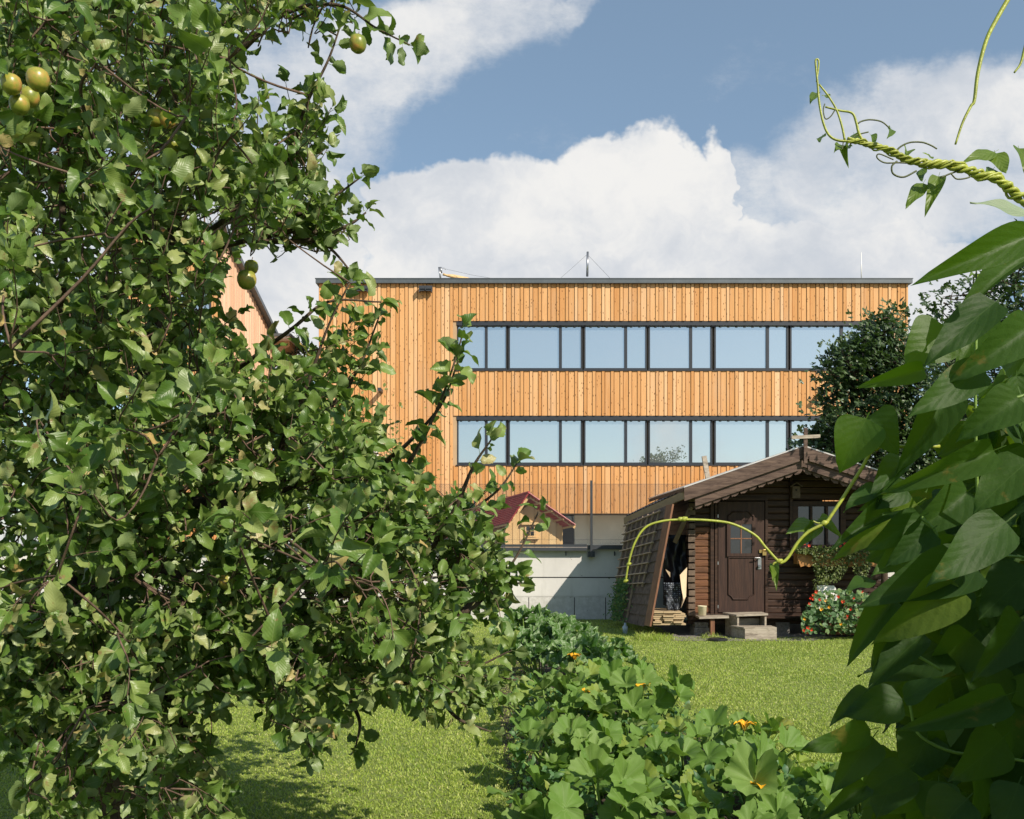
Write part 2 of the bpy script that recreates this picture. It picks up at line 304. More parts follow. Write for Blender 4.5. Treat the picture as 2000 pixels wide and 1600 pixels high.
# glass: coated panes that mirror the sky over a dark room
def glass(name, tint, fac, dark, rough=0.0, spot=0.0):
    m, t = material(name)
    t.put(t.p.inputs['Base Color'], dark); t.p.inputs['Roughness'].default_value = 0.3
    g = t.new('ShaderNodeBsdfGlossy'); g.inputs['Roughness'].default_value = rough; t.put(g.inputs[0], tint)
    b = t.new('ShaderNodeBump'); b.inputs['Strength'].default_value = 0.03; b.inputs['Distance'].default_value = 0.02
    t.put(b.inputs['Height'], t.noise(t.vadd(t.obj, (3, 1, 2)), 0.8, 2)); t.link(b.outputs[0], g.inputs['Normal'])
    mx = t.new('ShaderNodeMixShader'); mx.inputs[0].default_value = fac
    t.link(t.p.outputs[0], mx.inputs[1]); t.link(g.outputs[0], mx.inputs[2]); t.link(mx.outputs[0], t.out.inputs[0])
    return m
M['glass'] = glass('coated window glass', (0.80, 0.83, 0.84), 0.70, (0.26, 0.29, 0.29))
M['shed_glass'] = glass('shed window glass', (0.35, 0.40, 0.52), 0.10, (0.012, 0.014, 0.018), 0.03)
M['dark_glass'] = glass('dark ground floor glass', (0.4, 0.45, 0.5), 0.2, (0.03, 0.035, 0.04), 0.0)
m, t = material('lawn soil')
n1 = t.noise(t.pos, 0.45, 6, 0.6); n2 = t.noise(t.pos, 14.0, 6, 0.75)
t.put(t.p.inputs['Base Color'], t.mix(t.mapr(n2, 0.3, 0.7), t.mix(t.mapr(n1, 0.3, 0.7), (0.18, 0.26, 0.04), (0.25, 0.31, 0.06)), (0.13, 0.16, 0.04)))
t.p.inputs['Roughness'].default_value = 0.95; bump(t, n2, 0.8, 0.03); M['lawn'] = m
m, t = material('garden soil'); n2 = t.noise(t.pos, 18.0, 8, 0.75)
t.put(t.p.inputs['Base Color'], t.ramp(n2, [(0.3, (0.035, 0.024, 0.015)), (0.7, (0.11, 0.08, 0.055))])); t.p.inputs['Roughness'].default_value = 1; bump(t, n2, 1, 0.04); M['soil'] = m
m, t = material('gravel'); n2 = t.noise(t.pos, 26.0, 6, 0.8)
t.put(t.p.inputs['Base Color'], t.ramp(n2, [(0.3, (0.10, 0.09, 0.075)), (0.7, (0.36, 0.34, 0.31))])); t.p.inputs['Roughness'].default_value = 1; bump(t, n2, 1, 0.04); M['gravel'] = m

# ------------------------------------------------------------------ mesh helpers
OFF = {}
def P(x, y, Y): return Vector(((x-CX)/F*Y, Y, EYE+(HY-y)/F*Y))
def mk(name, verts, faces, mat, parent=None, smooth=False, uvs=None, loc=None):
    verts = np.asarray(verts, dtype=np.float64).reshape(-1, 3)
    if parent is not None: base = OFF[parent.name]
    else:
        base = np.array(loc) if loc is not None else np.array([(verts[:, 0].min()+verts[:, 0].max())/2, (verts[:, 1].min()+verts[:, 1].max())/2, verts[:, 2].min()])
    me = bpy.data.meshes.new(name)
    v = verts-base
    if isinstance(faces, np.ndarray):
        nf, k = faces.shape
        me.vertices.add(len(v)); me.vertices.foreach_set('co', v.ravel())
        me.loops.add(nf*k); me.loops.foreach_set('vertex_index', faces.ravel().astype(np.int32))
        me.polygons.add(nf); me.polygons.foreach_set('loop_start', np.arange(0, nf*k, k, dtype=np.int32))
        me.update(calc_edges=True)
    else:
        me.from_pydata(v.tolist(), [], faces); me.update()
    if smooth: me.polygons.foreach_set('use_smooth', np.ones(len(me.polygons), dtype=bool))
    if uvs is not None:
        ul = me.uv_layers.new(name='UVMap')
        li = np.empty(len(me.loops), dtype=np.int32); me.loops.foreach_get('vertex_index', li)
        ul.data.foreach_set('uv', np.asarray(uvs)[li].ravel().astype(np.float32))
    me.materials.append(M[mat] if isinstance(mat, str) else mat)
    o = bpy.data.objects.new(name, me); COL.objects.link(o)
    OFF[o.name] = base
    if parent is not None: o.parent = parent
    else: o.location = base
    return o
def empty(name, loc, label, cat, group=None, kind=None):
    o = bpy.data.objects.new(name, None); COL.objects.link(o); o.location = loc; o.empty_display_size = 0.2
    OFF[o.name] = np.array(loc, dtype=float); return tag(o, label, cat, group, kind)
def tag(o, label=None, cat=None, group=None, kind=None):
    if label: o['label'] = label
    if cat: o['category'] = cat
    if group: o['group'] = group
    if kind: o['kind'] = kind
    return o
class MB:
    def __init__(s): s.v = []; s.f = []
    def add(s, vs, fs):
        b = len(s.v); s.v += [tuple(v) for v in vs]; s.f += [tuple(i+b for i in f) for f in fs]
    def hexa(s, p):  # p: 4 bottom/front ring, 4 top/back ring
        s.add(p, [(0, 3, 2, 1), (4, 5, 6, 7), (0, 1, 5, 4), (1, 2, 6, 5), (2, 3, 7, 6), (3, 0, 4, 7)])
    def box(s, x0, x1, y0, y1, z0, z1):
        s.hexa([(x0, y0, z0), (x1, y0, z0), (x1, y1, z0), (x0, y1, z0), (x0, y0, z1), (x1, y0, z1), (x1, y1, z1), (x0, y1, z1)])
    def pbox(s, x0, x1, y0, y1, Y, d):  # pixel extent on plane Y, real depth d
        a = P(x0, y1, Y); b = P(x1, y0, Y); s.box(a.x, b.x, Y, Y+d, a.z, b.z)
    def slab(s, q, th):  # quad q (4 pts) extruded by vector th
        q = [Vector(a) for a in q]; th = Vector(th); s.hexa([*q, *[a+th for a in q]])
    def beam(s, a, b, wd, ht, up=(0, 0, 1)):
        a, b = Vector(a), Vector(b); d = (b-a).normalized(); u = Vector(up); sd = d.cross(u).normalized()*wd/2; u2 = sd.cross(d).normalized()*ht/2
        s.hexa([a-sd-u2, a+sd-u2, a+sd+u2, a-sd+u2, b-sd-u2, b+sd-u2, b+sd+u2, b-sd+u2])
    def tube(s, pts, r, n=6, cap=True):
        pts = [Vector(p) for p in pts]; m_ = len(pts)
        if not hasattr(r, '__len__'): r = [r]*m_
        if len(r) == 2: r = [r[0]+(r[1]-r[0])*i/(m_-1) for i in range(m_)]
        vs = []; u = None
        for i in range(m_):
            d = (pts[min(i+1, m_-1)]-pts[max(i-1, 0)])
            d = d.normalized() if d.length > 1e-9 else Vector((0, 0, 1))
            if u is None: u = d.orthogonal().normalized()
            u = (u-d*u.dot(d)); u = u.normalized() if u.length > 1e-6 else d.orthogonal().normalized()
            v = d.cross(u)
            for k in range(n):
                a = 2*math.pi*k/n; vs.append(pts[i]+(u*math.cos(a)+v*math.sin(a))*r[i])
        fs = [(i*n+k, i*n+(k+1) % n, (i+1)*n+(k+1) % n, (i+1)*n+k) for i in range(m_-1) for k in range(n)]
        if cap: fs += [tuple(range(n-1, -1, -1)), tuple((m_-1)*n+k for k in range(n))]
        s.add(vs, fs)
    def lathe(s, c, prof, n=20, axis=None):
        c = Vector(c); vs = []
        for r_, z in prof:
            for k in range(n): a = 2*math.pi*k/n; vs.append(c+Vector((math.cos(a)*r_, math.sin(a)*r_, z)))
        fs = [(i*n+k, i*n+(k+1) % n, (i+1)*n+(k+1) % n, (i+1)*n+k) for i in range(len(prof)-1) for k in range(n)]
        s.add(vs, fs)
    def prism(s, poly, th):
        n = len(poly); poly = [Vector(p) for p in poly]; th = Vector(th)
        s.add([*poly, *[p+th for p in poly]], [tuple(range(n)), tuple(range(2*n-1, n-1, -1))]+[(i, i+n, (i+1) % n+n, (i+1) % n) for i in range(n)])
    def build(s, name, mat, parent=None, smooth=False, loc=None): return mk(name, s.v, s.f, mat, parent, smooth, loc=loc)
def spline(pts, n=8):
    pts = [Vector(p) for p in pts]
    if len(pts) < 3: return [pts[0].lerp(pts[-1], i/n) for i in range(n+1)]
    out = []
    q = [pts[0]*2-pts[1]]+pts+[pts[-1]*2-pts[-2]]
    for i in range(1, len(q)-2):
        a, b, c, d = q[i-1:i+3]
        for k in range(n):
            t_ = k/n; out.append(0.5*((2*b)+(c-a)*t_+(2*a-5*b+4*c-d)*t_*t_+(3*b-a-3*c+d)*t_**3))
    out.append(pts[-1]); return out

# ------------------------------------------------------------------ leaf templates and instancing
def leaf_tpl(rows, cols, wfun, fold=0.15, curl=0.25, wave=0.05, serr=0.0, pet=0.25, seed=0, petw=0.014, twist=0.0):
    r_ = random.Random(seed); ph = r_.uniform(0, 6.28); vs = []; uv = []
    vv = ([-pet] if pet > 0 else [])+[i/rows for i in range(rows+1)]
    for i, v in enumerate(vv):
        wd = petw if v <= 0.001 else max(0.004, wfun(min(v, 1)))
        if 0.05 < v < 0.97 and serr: wd *= 1+serr*(1 if i % 2 else -1)*r_.uniform(0.5, 1.3)
        for j in range(cols+1):
            u = j/cols*2-1; x = u*wd; vp = max(v, 0)
            z = fold*abs(x) - curl*vp*vp + wave*math.sin(vp*9+ph+(2 if u > 0 else 0))*abs(u)**1.5*(1 if v > 0.05 else 0)
            z += twist*x*vp
            if v < 0: z = pet*0.25
            y = v-0.10*abs(u)*(0.3 if v > 0.9 else 0)
            vs.append((x, y, z)); uv.append((0.5+u*0.5*min(1, wd/0.35), max(v, 0)))
    fs = [(i*(cols+1)+j, i*(cols+1)+j+1, (i+1)*(cols+1)+j+1, (i+1)*(cols+1)+j) for i in range(len(vv)-1) for j in range(cols)]
    return np.array(vs), np.array(fs), np.array(uv)
def apple_w(v): return 0.33*(math.sin(math.pi*min(1, v**0.82)*0.985+0.02))**0.62
def bean_w(v): return 0.47*(math.sin(math.pi*v**0.55))**0.8*(1-0.25*v) if v < 1 else 0.004
def oval_w(v): return 0.22*(math.sin(math.pi*v))**0.7
APPLE = [leaf_tpl(10, 4, apple_w, f, c, wv, 0.07, 0.28, sd, twist=tw) for f, c, wv, sd, tw in
         ((0.45, 0.30, 0.07, 1, 0.4), (0.25, 0.2, 0.10, 2, -0.6), (0.8, 0.5, 0.06, 3, 0.2), (0.1, -0.15, 0.11, 4, 0.7), (1.1, 0.3, 0.09, 5, -0.3), (0.35, 0.75, 0.09, 6, 0.9))]
APPLE_LO = [leaf_tpl(5, 2, apple_w, f, c, 0.07, 0.05, 0.25, sd) for f, c, sd in ((0.5, 0.3, 1), (0.2, 0.1, 2), (0.8, 0.5, 3))]
BEAN = [leaf_tpl(14, 8, bean_w, f, c, wv, 0.0, 0.12, sd, 0.012) for f, c, wv, sd in ((0.25, 0.30, 0.02, 1), (0.1, 0.18, 0.03, 2), (0.45, 0.45, 0.025, 3), (0.05, 0.05, 0.03, 4))]
SMALL = [leaf_tpl(3, 2, oval_w, 0.4, 0.2, 0.03, 0, 0.1, sd) for sd in (1, 2)]
def radial_tpl(n, rfun, rings, zfun, seed=0, rag=0.0):
    r_ = random.Random(seed); vs = [(0, 0, zfun(0, 0))]; uv = [(0.5, 0)]
    for k in range(1, rings+1):
        t_ = k/rings
        for i in range(n):
            a = -math.pi+2*math.pi*(i+0.5)/n
            rr = rfun(a)*t_
            if k == rings: rr *= 1+rag*(1 if i % 2 else -1)*r_.uniform(0.4, 1.2)
            vs.append((math.sin(a)*rr, math.cos(a)*rr, zfun(a, t_)*1.0)); uv.append((0.5+a/6.3, t_))
    fs = []
    for i in range(n-1): fs.append((0, 1+i, 2+i, 2+i))
    for k in range(rings-1):
        for i in range(n-1):
            a = 1+k*n+i; fs.append((a, a+n, a+n+1, a+1))
    return np.array(vs), fs, np.array(uv)
def lobes(a, k, d, base=1.0): return base*(1-d+d*abs(math.cos(a*k/2))**0.7)
def pump_tpl(seed):
    r_ = random.Random(seed); p1 = r_.uniform(0, 6)
    cup = r_.uniform(0.12, 0.46); n1, n2 = r_.uniform(0, 6), r_.uniform(0, 6); fo = r_.uniform(.05, .22)
    return radial_tpl(46, lambda a: 0.5*(1-0.20*(1-abs(math.cos(a*2.5))))*(1.0 if abs(a) < 2.7 else 0.9-(abs(a)-2.7)*0.9),
        4, lambda a, t_: cup*t_**1.2*(0.75+0.25*math.cos(a*2.5))+0.07*math.sin(a*4+p1)*t_*t_+0.035*math.sin(a*11+n1)*t_**3+fo*t_*abs(math.sin(a*.5+n2))-0.22*max(0, t_-0.62), seed, 0.05)
def zuc_tpl(seed):
    r_ = random.Random(seed); p1 = r_.uniform(0, 6)
    return radial_tpl(44, lambda a: 0.5*(0.42+0.58*abs(math.cos(a*2.5))**0.8)*(1.0 if abs(a) < 2.6 else 0.7), 4,
        lambda a, t_: 0.25*t_*abs(math.sin(a*2.5))+0.10*math.sin(a*7+p1)*t_*t_, seed, 0.11)
def fig_tpl(seed):
    return radial_tpl(20, lambda a: 0.5*(0.35+0.65*abs(math.cos(a*2.0))**0.9)*(1.0 if abs(a) < 2.4 else 0.6), 1, lambda a, t_: -0.12*t_+0.05*math.sin(a*3+seed)*t_, seed, 0.03)
def round_tpl(seed): return radial_tpl(11, lambda a: 0.5, 1, lambda a, t_: 0.08*t_+0.04*math.sin(a*3+seed)*t_, seed, 0.03)
def fix(tp):
    v, f, uv = tp
    return v, f, uv
PUMP = [pump_tpl(i) for i in range(6)]; ZUC = [zuc_tpl(i) for i in range(4)]; FIG = [fig_tpl(i) for i in range(3)]; ROUND = [round_tpl(i) for i in range(2)]
def split_tpl(tp):   # -> quads array; degenerate tris get a duplicated centre
    v, f, uv = tp
    v = list(map(tuple, v)); uv = list(map(tuple, uv)); out = []
    for q in f:
        if len(set(q)) < 4:
            a, b, c = q[0], q[1], q[2]
            mid = tuple((np.array(v[b])+np.array(v[c]))/2); v.append(mid); uv.append(uv[b]); m_ = len(v)-1
            out.append((a, b, m_, c))
        else: out.append(tuple(q))
    return np.array(v), np.array(out), np.array(uv)
PUMP = [split_tpl(x) for x in PUMP]; ZUC = [split_tpl(x) for x in ZUC]; FIG = [split_tpl(x) for x in FIG]; ROUND = [split_tpl(x) for x in ROUND]
class Leaves:
    def __init__(s, tpl): s.tpl = tpl; s.items = [[] for _ in tpl]
    def add(s, pos, d, nrm, size, k=None, wid=1.0):
        d = Vector(d).normalized(); nrm = Vector(nrm); x = d.cross(nrm)
        if x.length < 1e-5: x = d.orthogonal()
        x.normalize(); z = x.cross(d)
        k = rnd.randrange(len(s.tpl)) if k is None else k
        s.items[k].append((x.x*size*wid, x.y*size*wid, x.z*size*wid, d.x*size, d.y*size, d.z*size, z.x*size, z.y*size, z.z*size, pos[0], pos[1], pos[2]))
    def build(s, name, mat, parent=None, loc=None):
        V_, F_, U_ = [], [], []; b = 0
        for (v, f, uv), it in zip(s.tpl, s.items):
            if not it: continue
            a = np.array(it); m_ = a[:, :9].reshape(-1, 3, 3)
            o = np.einsum('vk,nkj->nvj', v, m_)+a[:, None, 9:12]
            n = len(it); nv = len(v)
            V_.append(o.reshape(-1, 3)); F_.append((f[None]+(np.arange(n)*nv)[:, None, None]+b).reshape(-1, 4)); U_.append(np.tile(uv, (n, 1))); b += n*nv
        return mk(name, np.concatenate(V_), np.concatenate(F_), mat, parent, True, np.concatenate(U_), loc)
def rv(s=1.0): return Vector((rnd.gauss(0, s), rnd.gauss(0, s), rnd.gauss(0, s)))
def inpoly(x, y, poly):
    c = False; n = len(poly); j = n-1
    for i in range(n):
        xi, yi = poly[i]; xj, yj = poly[j]
        if (yi > y) != (yj > y) and x < (xj-xi)*(y-yi)/(yj-yi)+xi: c = not c
        j = i
    return c

# ================================================================== SETTING
def ground_quad(name, pts, z, mat, label):
    o = mk(name, [(x, y, z) for x, y in pts], [tuple(range(len(pts)))], mat, None, loc=(0, 0, 0)); tag(o, label, None, None, 'structure'); return o
ground_quad('lawn', [(-400, -60), (400, -60), (400, 600), (-400, 600)], 0.0, 'lawn', 'sunlit mown lawn around the pumpkin bed')
ground_quad('soil_bed', [(0.05, 3.6), (2.0, 3.6), (1.9, 6), (1.25, 9.5), (0.9, 13.5), (0.1, 14.2), (-0.15, 9.5)], 0.006, 'soil', 'dark soil bed under the pumpkin plants')
ground_quad('gravel_strip', [(2.6, 15.0), (3.6, 14.95), (4.9, 15.0), (5.4, 15.5), (6.3, 16), (6.3, 18.9), (2.6, 18.9)], 0.005, 'gravel', 'grey gravel strip under and before the shed')
TZ = 1.47
o = MB(); o.box(-60, 60, 19.75, 90, 0.01, TZ); o = o.build('terrace', 'gravel'); tag(o, 'raised terrace behind the concrete retaining wall', None, None, 'structure')

# ------------------------------------------------------------------ retaining wall
WY = 19.2
rw = empty('retaining_wall', (-2, WY, 0), 'pale concrete retaining wall with two pour joints below the mesh fence', 'wall')
b = MB(); zj = EYE+(HY-1128)/F*WY; zk = EYE+(HY-1166)/F*WY; zt = 1.475
b.box(-14, 14, WY+0.012, WY+0.5, 0.0, zt-0.03)
b.box(-14, 14, WY, WY+0.011, zj+0.012, zt); b.box(-14, 14, WY, WY+0.011, zk+0.006, zj-0.012); b.box(-14, 14, WY+0.003, WY+0.011, -0.02, zk)
b.build('wall', 'concrete', rw)
b = MB(); b.box(-14, 14, WY+0.004, WY+0.014, zj-0.010, zj+0.010)
for xx in (0.35, 1.3, 1.95, -3.2, -6): b.box(xx-0.008, xx+0.008, WY+0.001, WY+0.010, 0.0, zk-0.01)
b.build('joint', 'mould', rw)
b = MB()
for px in (975, 1105, 1200, 880): p = P(px, 1078, WY); b.beam(p, p+Vector((0.0, -0.05, -0.07)), 0.02, 0.03)
b.build('drip_hook', 'metal_dark', rw)

# ------------------------------------------------------------------ mesh fence
FY = WY-0.03
fence = empty('mesh_fence', (1.65, FY, 1.4), 'dark chain link fence with slim posts on top of the retaining wall', 'fence')
z0, z1 = 1.50, EYE+(HY-946)/F*FY
def rail(name, x0, x1, za, zb, y0=FY-0.10, d=0.08):
    b = MB(); b.box(x0, x1, y0, y0+d, za, zb); return b.build(name, 'metal_dark', fence)
rail('rail', -9, 1.55, 1.51, 1.565); rail('rail', -9, 1.55, 1.43, 1.495, FY-0.12); rail('rail', 1.56, 4.0, 1.46, 1.55); rail('rail', 4.05, 9, 1.46, 1.55)
for px in (560, 745, 927, 1155, 1385, 1640):
    p = P(px, 1060, FY-0.12); w_ = 0.019 if px != 1155 else 0.024
    b = MB(); b.box(p.x-w_, p.x+w_, FY-0.16, FY-0.10, 1.30, z1+(0.07 if px == 1155 else 0.02)); b.box(p.x-0.075, p.x+0.075, FY-0.105, FY-0.02, 1.30, 1.42)
    b.build('post', 'metal_dark', fence)
def wires(x0, x1, za, zb, step, r_):
    v = []; f = []
    h = zb-za; n = int((x1-x0+h)/step)
    def wire(a, c):
        k = len(v); d = np.array(c)-np.array(a); d /= np.linalg.norm(d); s_ = np.array([d[2], 0, -d[0]])*r_
        for q in (a, c):
            q = np.array(q); v.extend([q+s_, q-s_*0.5+np.array([0, r_, 0]), q-s_*0.5-np.array([0, r_, 0])])
        f.extend([(k, k+1, k+4, k+3), (k+1, k+2, k+5, k+4), (k+2, k, k+3, k+5)])
    for i in range(n):
        for sg in (1, -1):
            xs = x0-h+i*step if sg == 1 else x0+i*step
            a = [xs, FY-0.06, za]; c = [xs+sg*h, FY-0.06+0.002*sg, zb]
            # clip to x range
            for p_, q_ in ((a, c), (c, a)):
                if p_[0] < x0: t_ = (x0-p_[0])/(q_[0]-p_[0]); p_[2] += (q_[2]-p_[2])*t_; p_[0] = x0
                if p_[0] > x1: t_ = (x1-p_[0])/(q_[0]-p_[0]); p_[2] += (q_[2]-p_[2])*t_; p_[0] = x1
            if a[0] <= x1 and c[0] >= x0 or (sg == -1 and c[0] <= x1 and a[0] >= x0):
                if abs(a[0]-c[0]) > 0.01: wire(a, c)
    return v, np.array(f)
v, f = wires(-4.2, 4.6, 1.56, z1, 0.034, 0.0021)
tag(mk('wire_mesh', v, f, 'metal_dark', fence))
b = MB(); b.tube([(-4.2, FY-0.06, z1), (4.6, FY-0.06, z1)], 0.004, 4); b.tube([(-4.2, FY-0.06, 1.66), (4.6, FY-0.06, 1.66)], 0.003, 4); b.build('tension_wire', 'metal_dark', fence)

# ------------------------------------------------------------------ main timber building
BY = 35.0
bld = empty('timber_building', (4.0, BY, TZ), 'flat roofed orange larch clad building with two long window bands', 'building')
x0, x1 = P(623, 0, BY).x, P(1773, 0, BY).x
zt, zs = P(0, 553, BY).z, P(0, 1003, BY).z
wx0, wx1 = P(892, 0, BY).x, P(1742, 0, BY).x
u0, u1 = P(0, 723, BY).z, P(0, 627, BY).z; l0, l1 = P(0, 908, BY).z, P(0, 812, BY).z
b = MB()
for a0, a1, c0, c1 in ((x0, wx0, zs, zt), (wx1, x1, zs, zt), (wx0, wx1, u1, zt), (wx0, wx1, l1, u0), (wx0, wx1, zs, l0)): b.box(a0+0.02, a1-0.02 if a1 == x1 else a1, BY+0.05, BY+0.30, c0+0.01, c1-0.01)
b.box(x0+0.02, x1-0.02, BY+0.31, BY+13, zs+0.01, zt-0.02)
b.build('wall', 'soffit', bld)
cl = MB(); i = 0; x = x0; r2 = random.Random(3)
while x < x1-0.05:
    wide = i % 2 == 0
    wd = 0.185 if wide else 0.105; wd *= r2.uniform(0.92, 1.08)
    xa, xb = x, min(x+wd, x1); proud = 0.0 if wide else 0.028
    spans = [(zs, zt)] if (xb < wx0 or xa > wx1) else [(zs, l0-0.03), (l1, u0-0.03), (u1, zt)]
    if xa < wx0 < xb or xa < wx1 < xb: spans = [(zs, l0-0.03), (l1, u0-0.03), (u1, zt)]
    for sa, sb in spans:
        if sb-sa > 3 and r2.random() < 0.75:
            cut = sa+(sb-sa)*r2.choice((0.42, 0.66)); cl.box(xa, xb, BY-proud, BY+0.045, sa, cut-0.003); cl.box(xa, xb, BY-proud, BY+0.045, cut+0.003, sb)
        else: cl.box(xa, xb, BY-proud, BY+0.045, sa, sb)
    x = xb+(0.022 if wide else 0.026); i += 1
cl.build('cladding', 'larch', bld)
for xs, sg in ((x0, -1), (x1, 1)):
    b = MB(); yy = BY+0.06
    while yy < BY+12.8: b.box(min(xs, xs+sg*0.02)-0.0, max(xs, xs+sg*0.02), yy, yy+0.18, zs, zt); yy += 0.21
    b.build('side_cladding', 'larch', bld)
b = MB(); fx0, fx1 = P(618, 0, BY).x, P(1779, 0, BY).x
b.box(fx0, fx1, BY-0.16, BY+13.2, P(0, 555, BY).z, P(0, 547, BY).z); b.box(fx0-0.02, fx1+0.02, BY-0.18, BY+13.2, P(0, 547, BY).z+0.002, P(0, 545.6, BY).z); b.build('flashing', 'flashing', bld)
units = [(892, 949.5, 990.5), (993, 1095, 1138), (1141, 1223, 1264.5), (1267.5, 1350.5, 1392.5), (1396.5, 1501, 1541.5), (1545, 1646, 1688), (1691.5, 1742, None)]
for (zz0, zz1) in ((u0, u1), (l0, l1)):
    for (a, m_, c) in units:
        e = c or m_
        xa, xm, xc = P(a, 0, BY).x, P(m_, 0, BY).x, P(e, 0, BY).x
        b = MB(); yf, yb = BY+0.12, BY+0.24; t_ = 0.06
        b.box(xa, xc, yf, yb, zz0, zz0+t_+0.04); b.box(xa, xc, yf, yb, zz1-t_-0.06, zz1-0.002)
        b.box(xa, xa+t_, yf-0.004, yb, zz0+0.004, zz1-0.004); b.box(xc-t_, xc, yf-0.004, yb, zz0+0.004, zz1-0.004)
        if c: b.box(xm-0.055, xm+0.055, yf-0.006, yb, zz0+0.004, zz1-0.004)
        wn = b.build('window', 'frame', bld)
        segs = [(xa+t_, xm-0.055), (xm+0.055, xc-t_)] if c else [(xa+t_, xc-t_)]
        for sa, sb in segs:
            b = MB(); j_ = [r2.uniform(-.007, .007) for _ in range(2)]; b.slab([(sa, BY+.17+j_[0], zz0+t_+.04), (sb, BY+.17-j_[0], zz0+t_+.04), (sb, BY+.17-j_[0]+j_[1], zz1-t_-.06), (sa, BY+.17+j_[0]+j_[1], zz1-t_-.06)], (0, .02, 0)); b.build('pane', 'glass', wn)
    b = MB(); b.box(wx0-0.03, wx1, BY-0.05, BY+0.12, zz0-0.035, zz0-0.001); b.build('sill', 'frame', bld)
    b = MB(); b.box(wx0, wx1, BY+0.02, BY+0.115, zz1-0.16, zz1-0.003)  # dark beaded strip standing in for the shadow under the reveal's top
    xx = wx0+0.1
    while xx < wx1: b.box(xx, xx+0.09, BY+0.04, BY+0.11, zz1-0.19, zz1-0.16); xx += 0.31
    b.build('reveal_shade_strip', 'frame', bld)
for px in (706, 831):
    b = MB(); b.pbox(px-13, px+13, 558, 564, BY-0.30, 0.30); b.pbox(px-13, px+13, 564.3, 568, BY-0.26, 0.10); b.pbox(px-13, px-11, 564, 570, BY-0.29, 0.2); b.pbox(px+11, px+13, 564, 570, BY-0.29, 0.2); b.pbox(px-1, px+1, 559, 566, BY-0.31, 0.2)
    b.build('wall_lamp', 'metal_dark', bld)
b = MB(); p = P(745, 765, BY); b.beam(p+Vector((0, 0.1, 0)), p+Vector((0, -0.55, 0)), 0.12, 0.12); b.build('overflow_spout', 'metal_dark', bld)
b = MB(); p = P(1602, 768, BY); b.beam(p+Vector((0, 0.1, 0)), p+Vector((0, -0.55, 0)), 0.12, 0.12); b.build('overflow_spout', 'metal_dark', bld)
b = MB()
for k in range(9): z_ = P(0, 866+k*6.4, BY).z; b.slab([(P(700, 0, BY).x, BY-0.25, z_), (P(741, 0, BY).x, BY-0.25, z_), (P(741, 0, BY).x, BY-0.05, z_+0.06), (P(700, 0, BY).x, BY-0.05, z_+0.06)], (0, 0, 0.02))
b.build('louvre', 'white', bld)
gz = TZ
b = MB(); b.box(P(1122, 0, 36.6).x, x1-0.6, 36.6, 47, gz, zs-0.02); b.build('ground_floor_wall', 'plaster', bld)
b = MB(); b.box(x0+0.4, P(1098, 0, 36.6).x, 36.7, 36.8, gz, zs-0.02); b.build('ground_floor_glazing', 'dark_glass', bld)
b = MB(); b.box(P(1099, 0, 36.6).x, P(1121, 0, 36.6).x, 36.62, 36.75, gz, zs-0.06); b.build('door', 'dark_glass', bld)
b = MB()
for px in (620, 720, 826, 905, 1010, 1097): xx = P(px, 0, 36.6).x; b.box(xx-0.05, xx+0.05, 36.6, 36.68, gz, zs-0.03)
b.box(x0+0.4, P(1098, 0, 36.6).x, 36.6, 36.69, zs-0.18, zs-0.03); b.build('mullion', 'frame', bld)
# roof gear
RZ = P(0, 546, BY).z
b = MB(); p0 = P(1147, 540, BY+0.6); p1 = P(1148, 492, BY+0.6); b.tube([p0, p1], 0.045, 8)
mast = b.build('roof_mast', 'steel', smooth=True); tag(mast, 'tall thin grey mast stayed by two wires on the flat roof edge', 'mast')
b = MB(); b.tube([p1-Vector((0, 0, .08)), P(1092, 546, BY+0.5)], 0.006, 4); b.tube([p1-Vector((0, 0, .12)), P(1194, 546, BY+0.5)], 0.006, 4); b.build('stay_wire', 'metal_dark', mast)
b = MB(); b.tube([P(861, 548, BY+0.4), P(857.5, 522, BY+0.4)], 0.035, 8); b.tube([P(860.5, 522, BY+0.4), P(862, 533, BY+0.4)], 0.04, 8); b.tube([P(857, 523.5, BY+0.4), P(868, 524, BY+0.4), P(870, 527, BY+0.4)], 0.012, 5)
aw = b.build('winch_post', 'steel', smooth=True); tag(aw, 'short leaning steel post with winch hook at the left of the roof edge', 'post')
b = MB(); b.tube([P(865, 536, BY+0.4), P(875, 538.5, BY+0.4)], [0.05, 0.035], 8); b.tube([P(872, 538, BY+0.41), P(885, 540, BY+0.6), P(912, 546, BY+0.9), P(925, 550, BY+1.1)], [0.045, 0.075, 0.085, 0.085], 10)
tag(b.build('wooden_boom', 'pole_wood', smooth=True), 'pale wooden boom lying low along the roof edge', 'pole')
b = MB(); b.tube([P(868, 525, BY+0.4), P(925, 538, BY+0.5), P(975, 546, BY+0.6)], 0.005, 4); b.build('cable', 'metal_dark', aw)
b = MB(); b.tube([P(1682.5, 548, BY+0.4), P(1682, 493, BY+0.4)], [0.022, 0.012], 6); tag(b.build('lightning_rod', 'white', smooth=True), 'thin white rod standing on the right end of the flat roof', 'lightning rod')

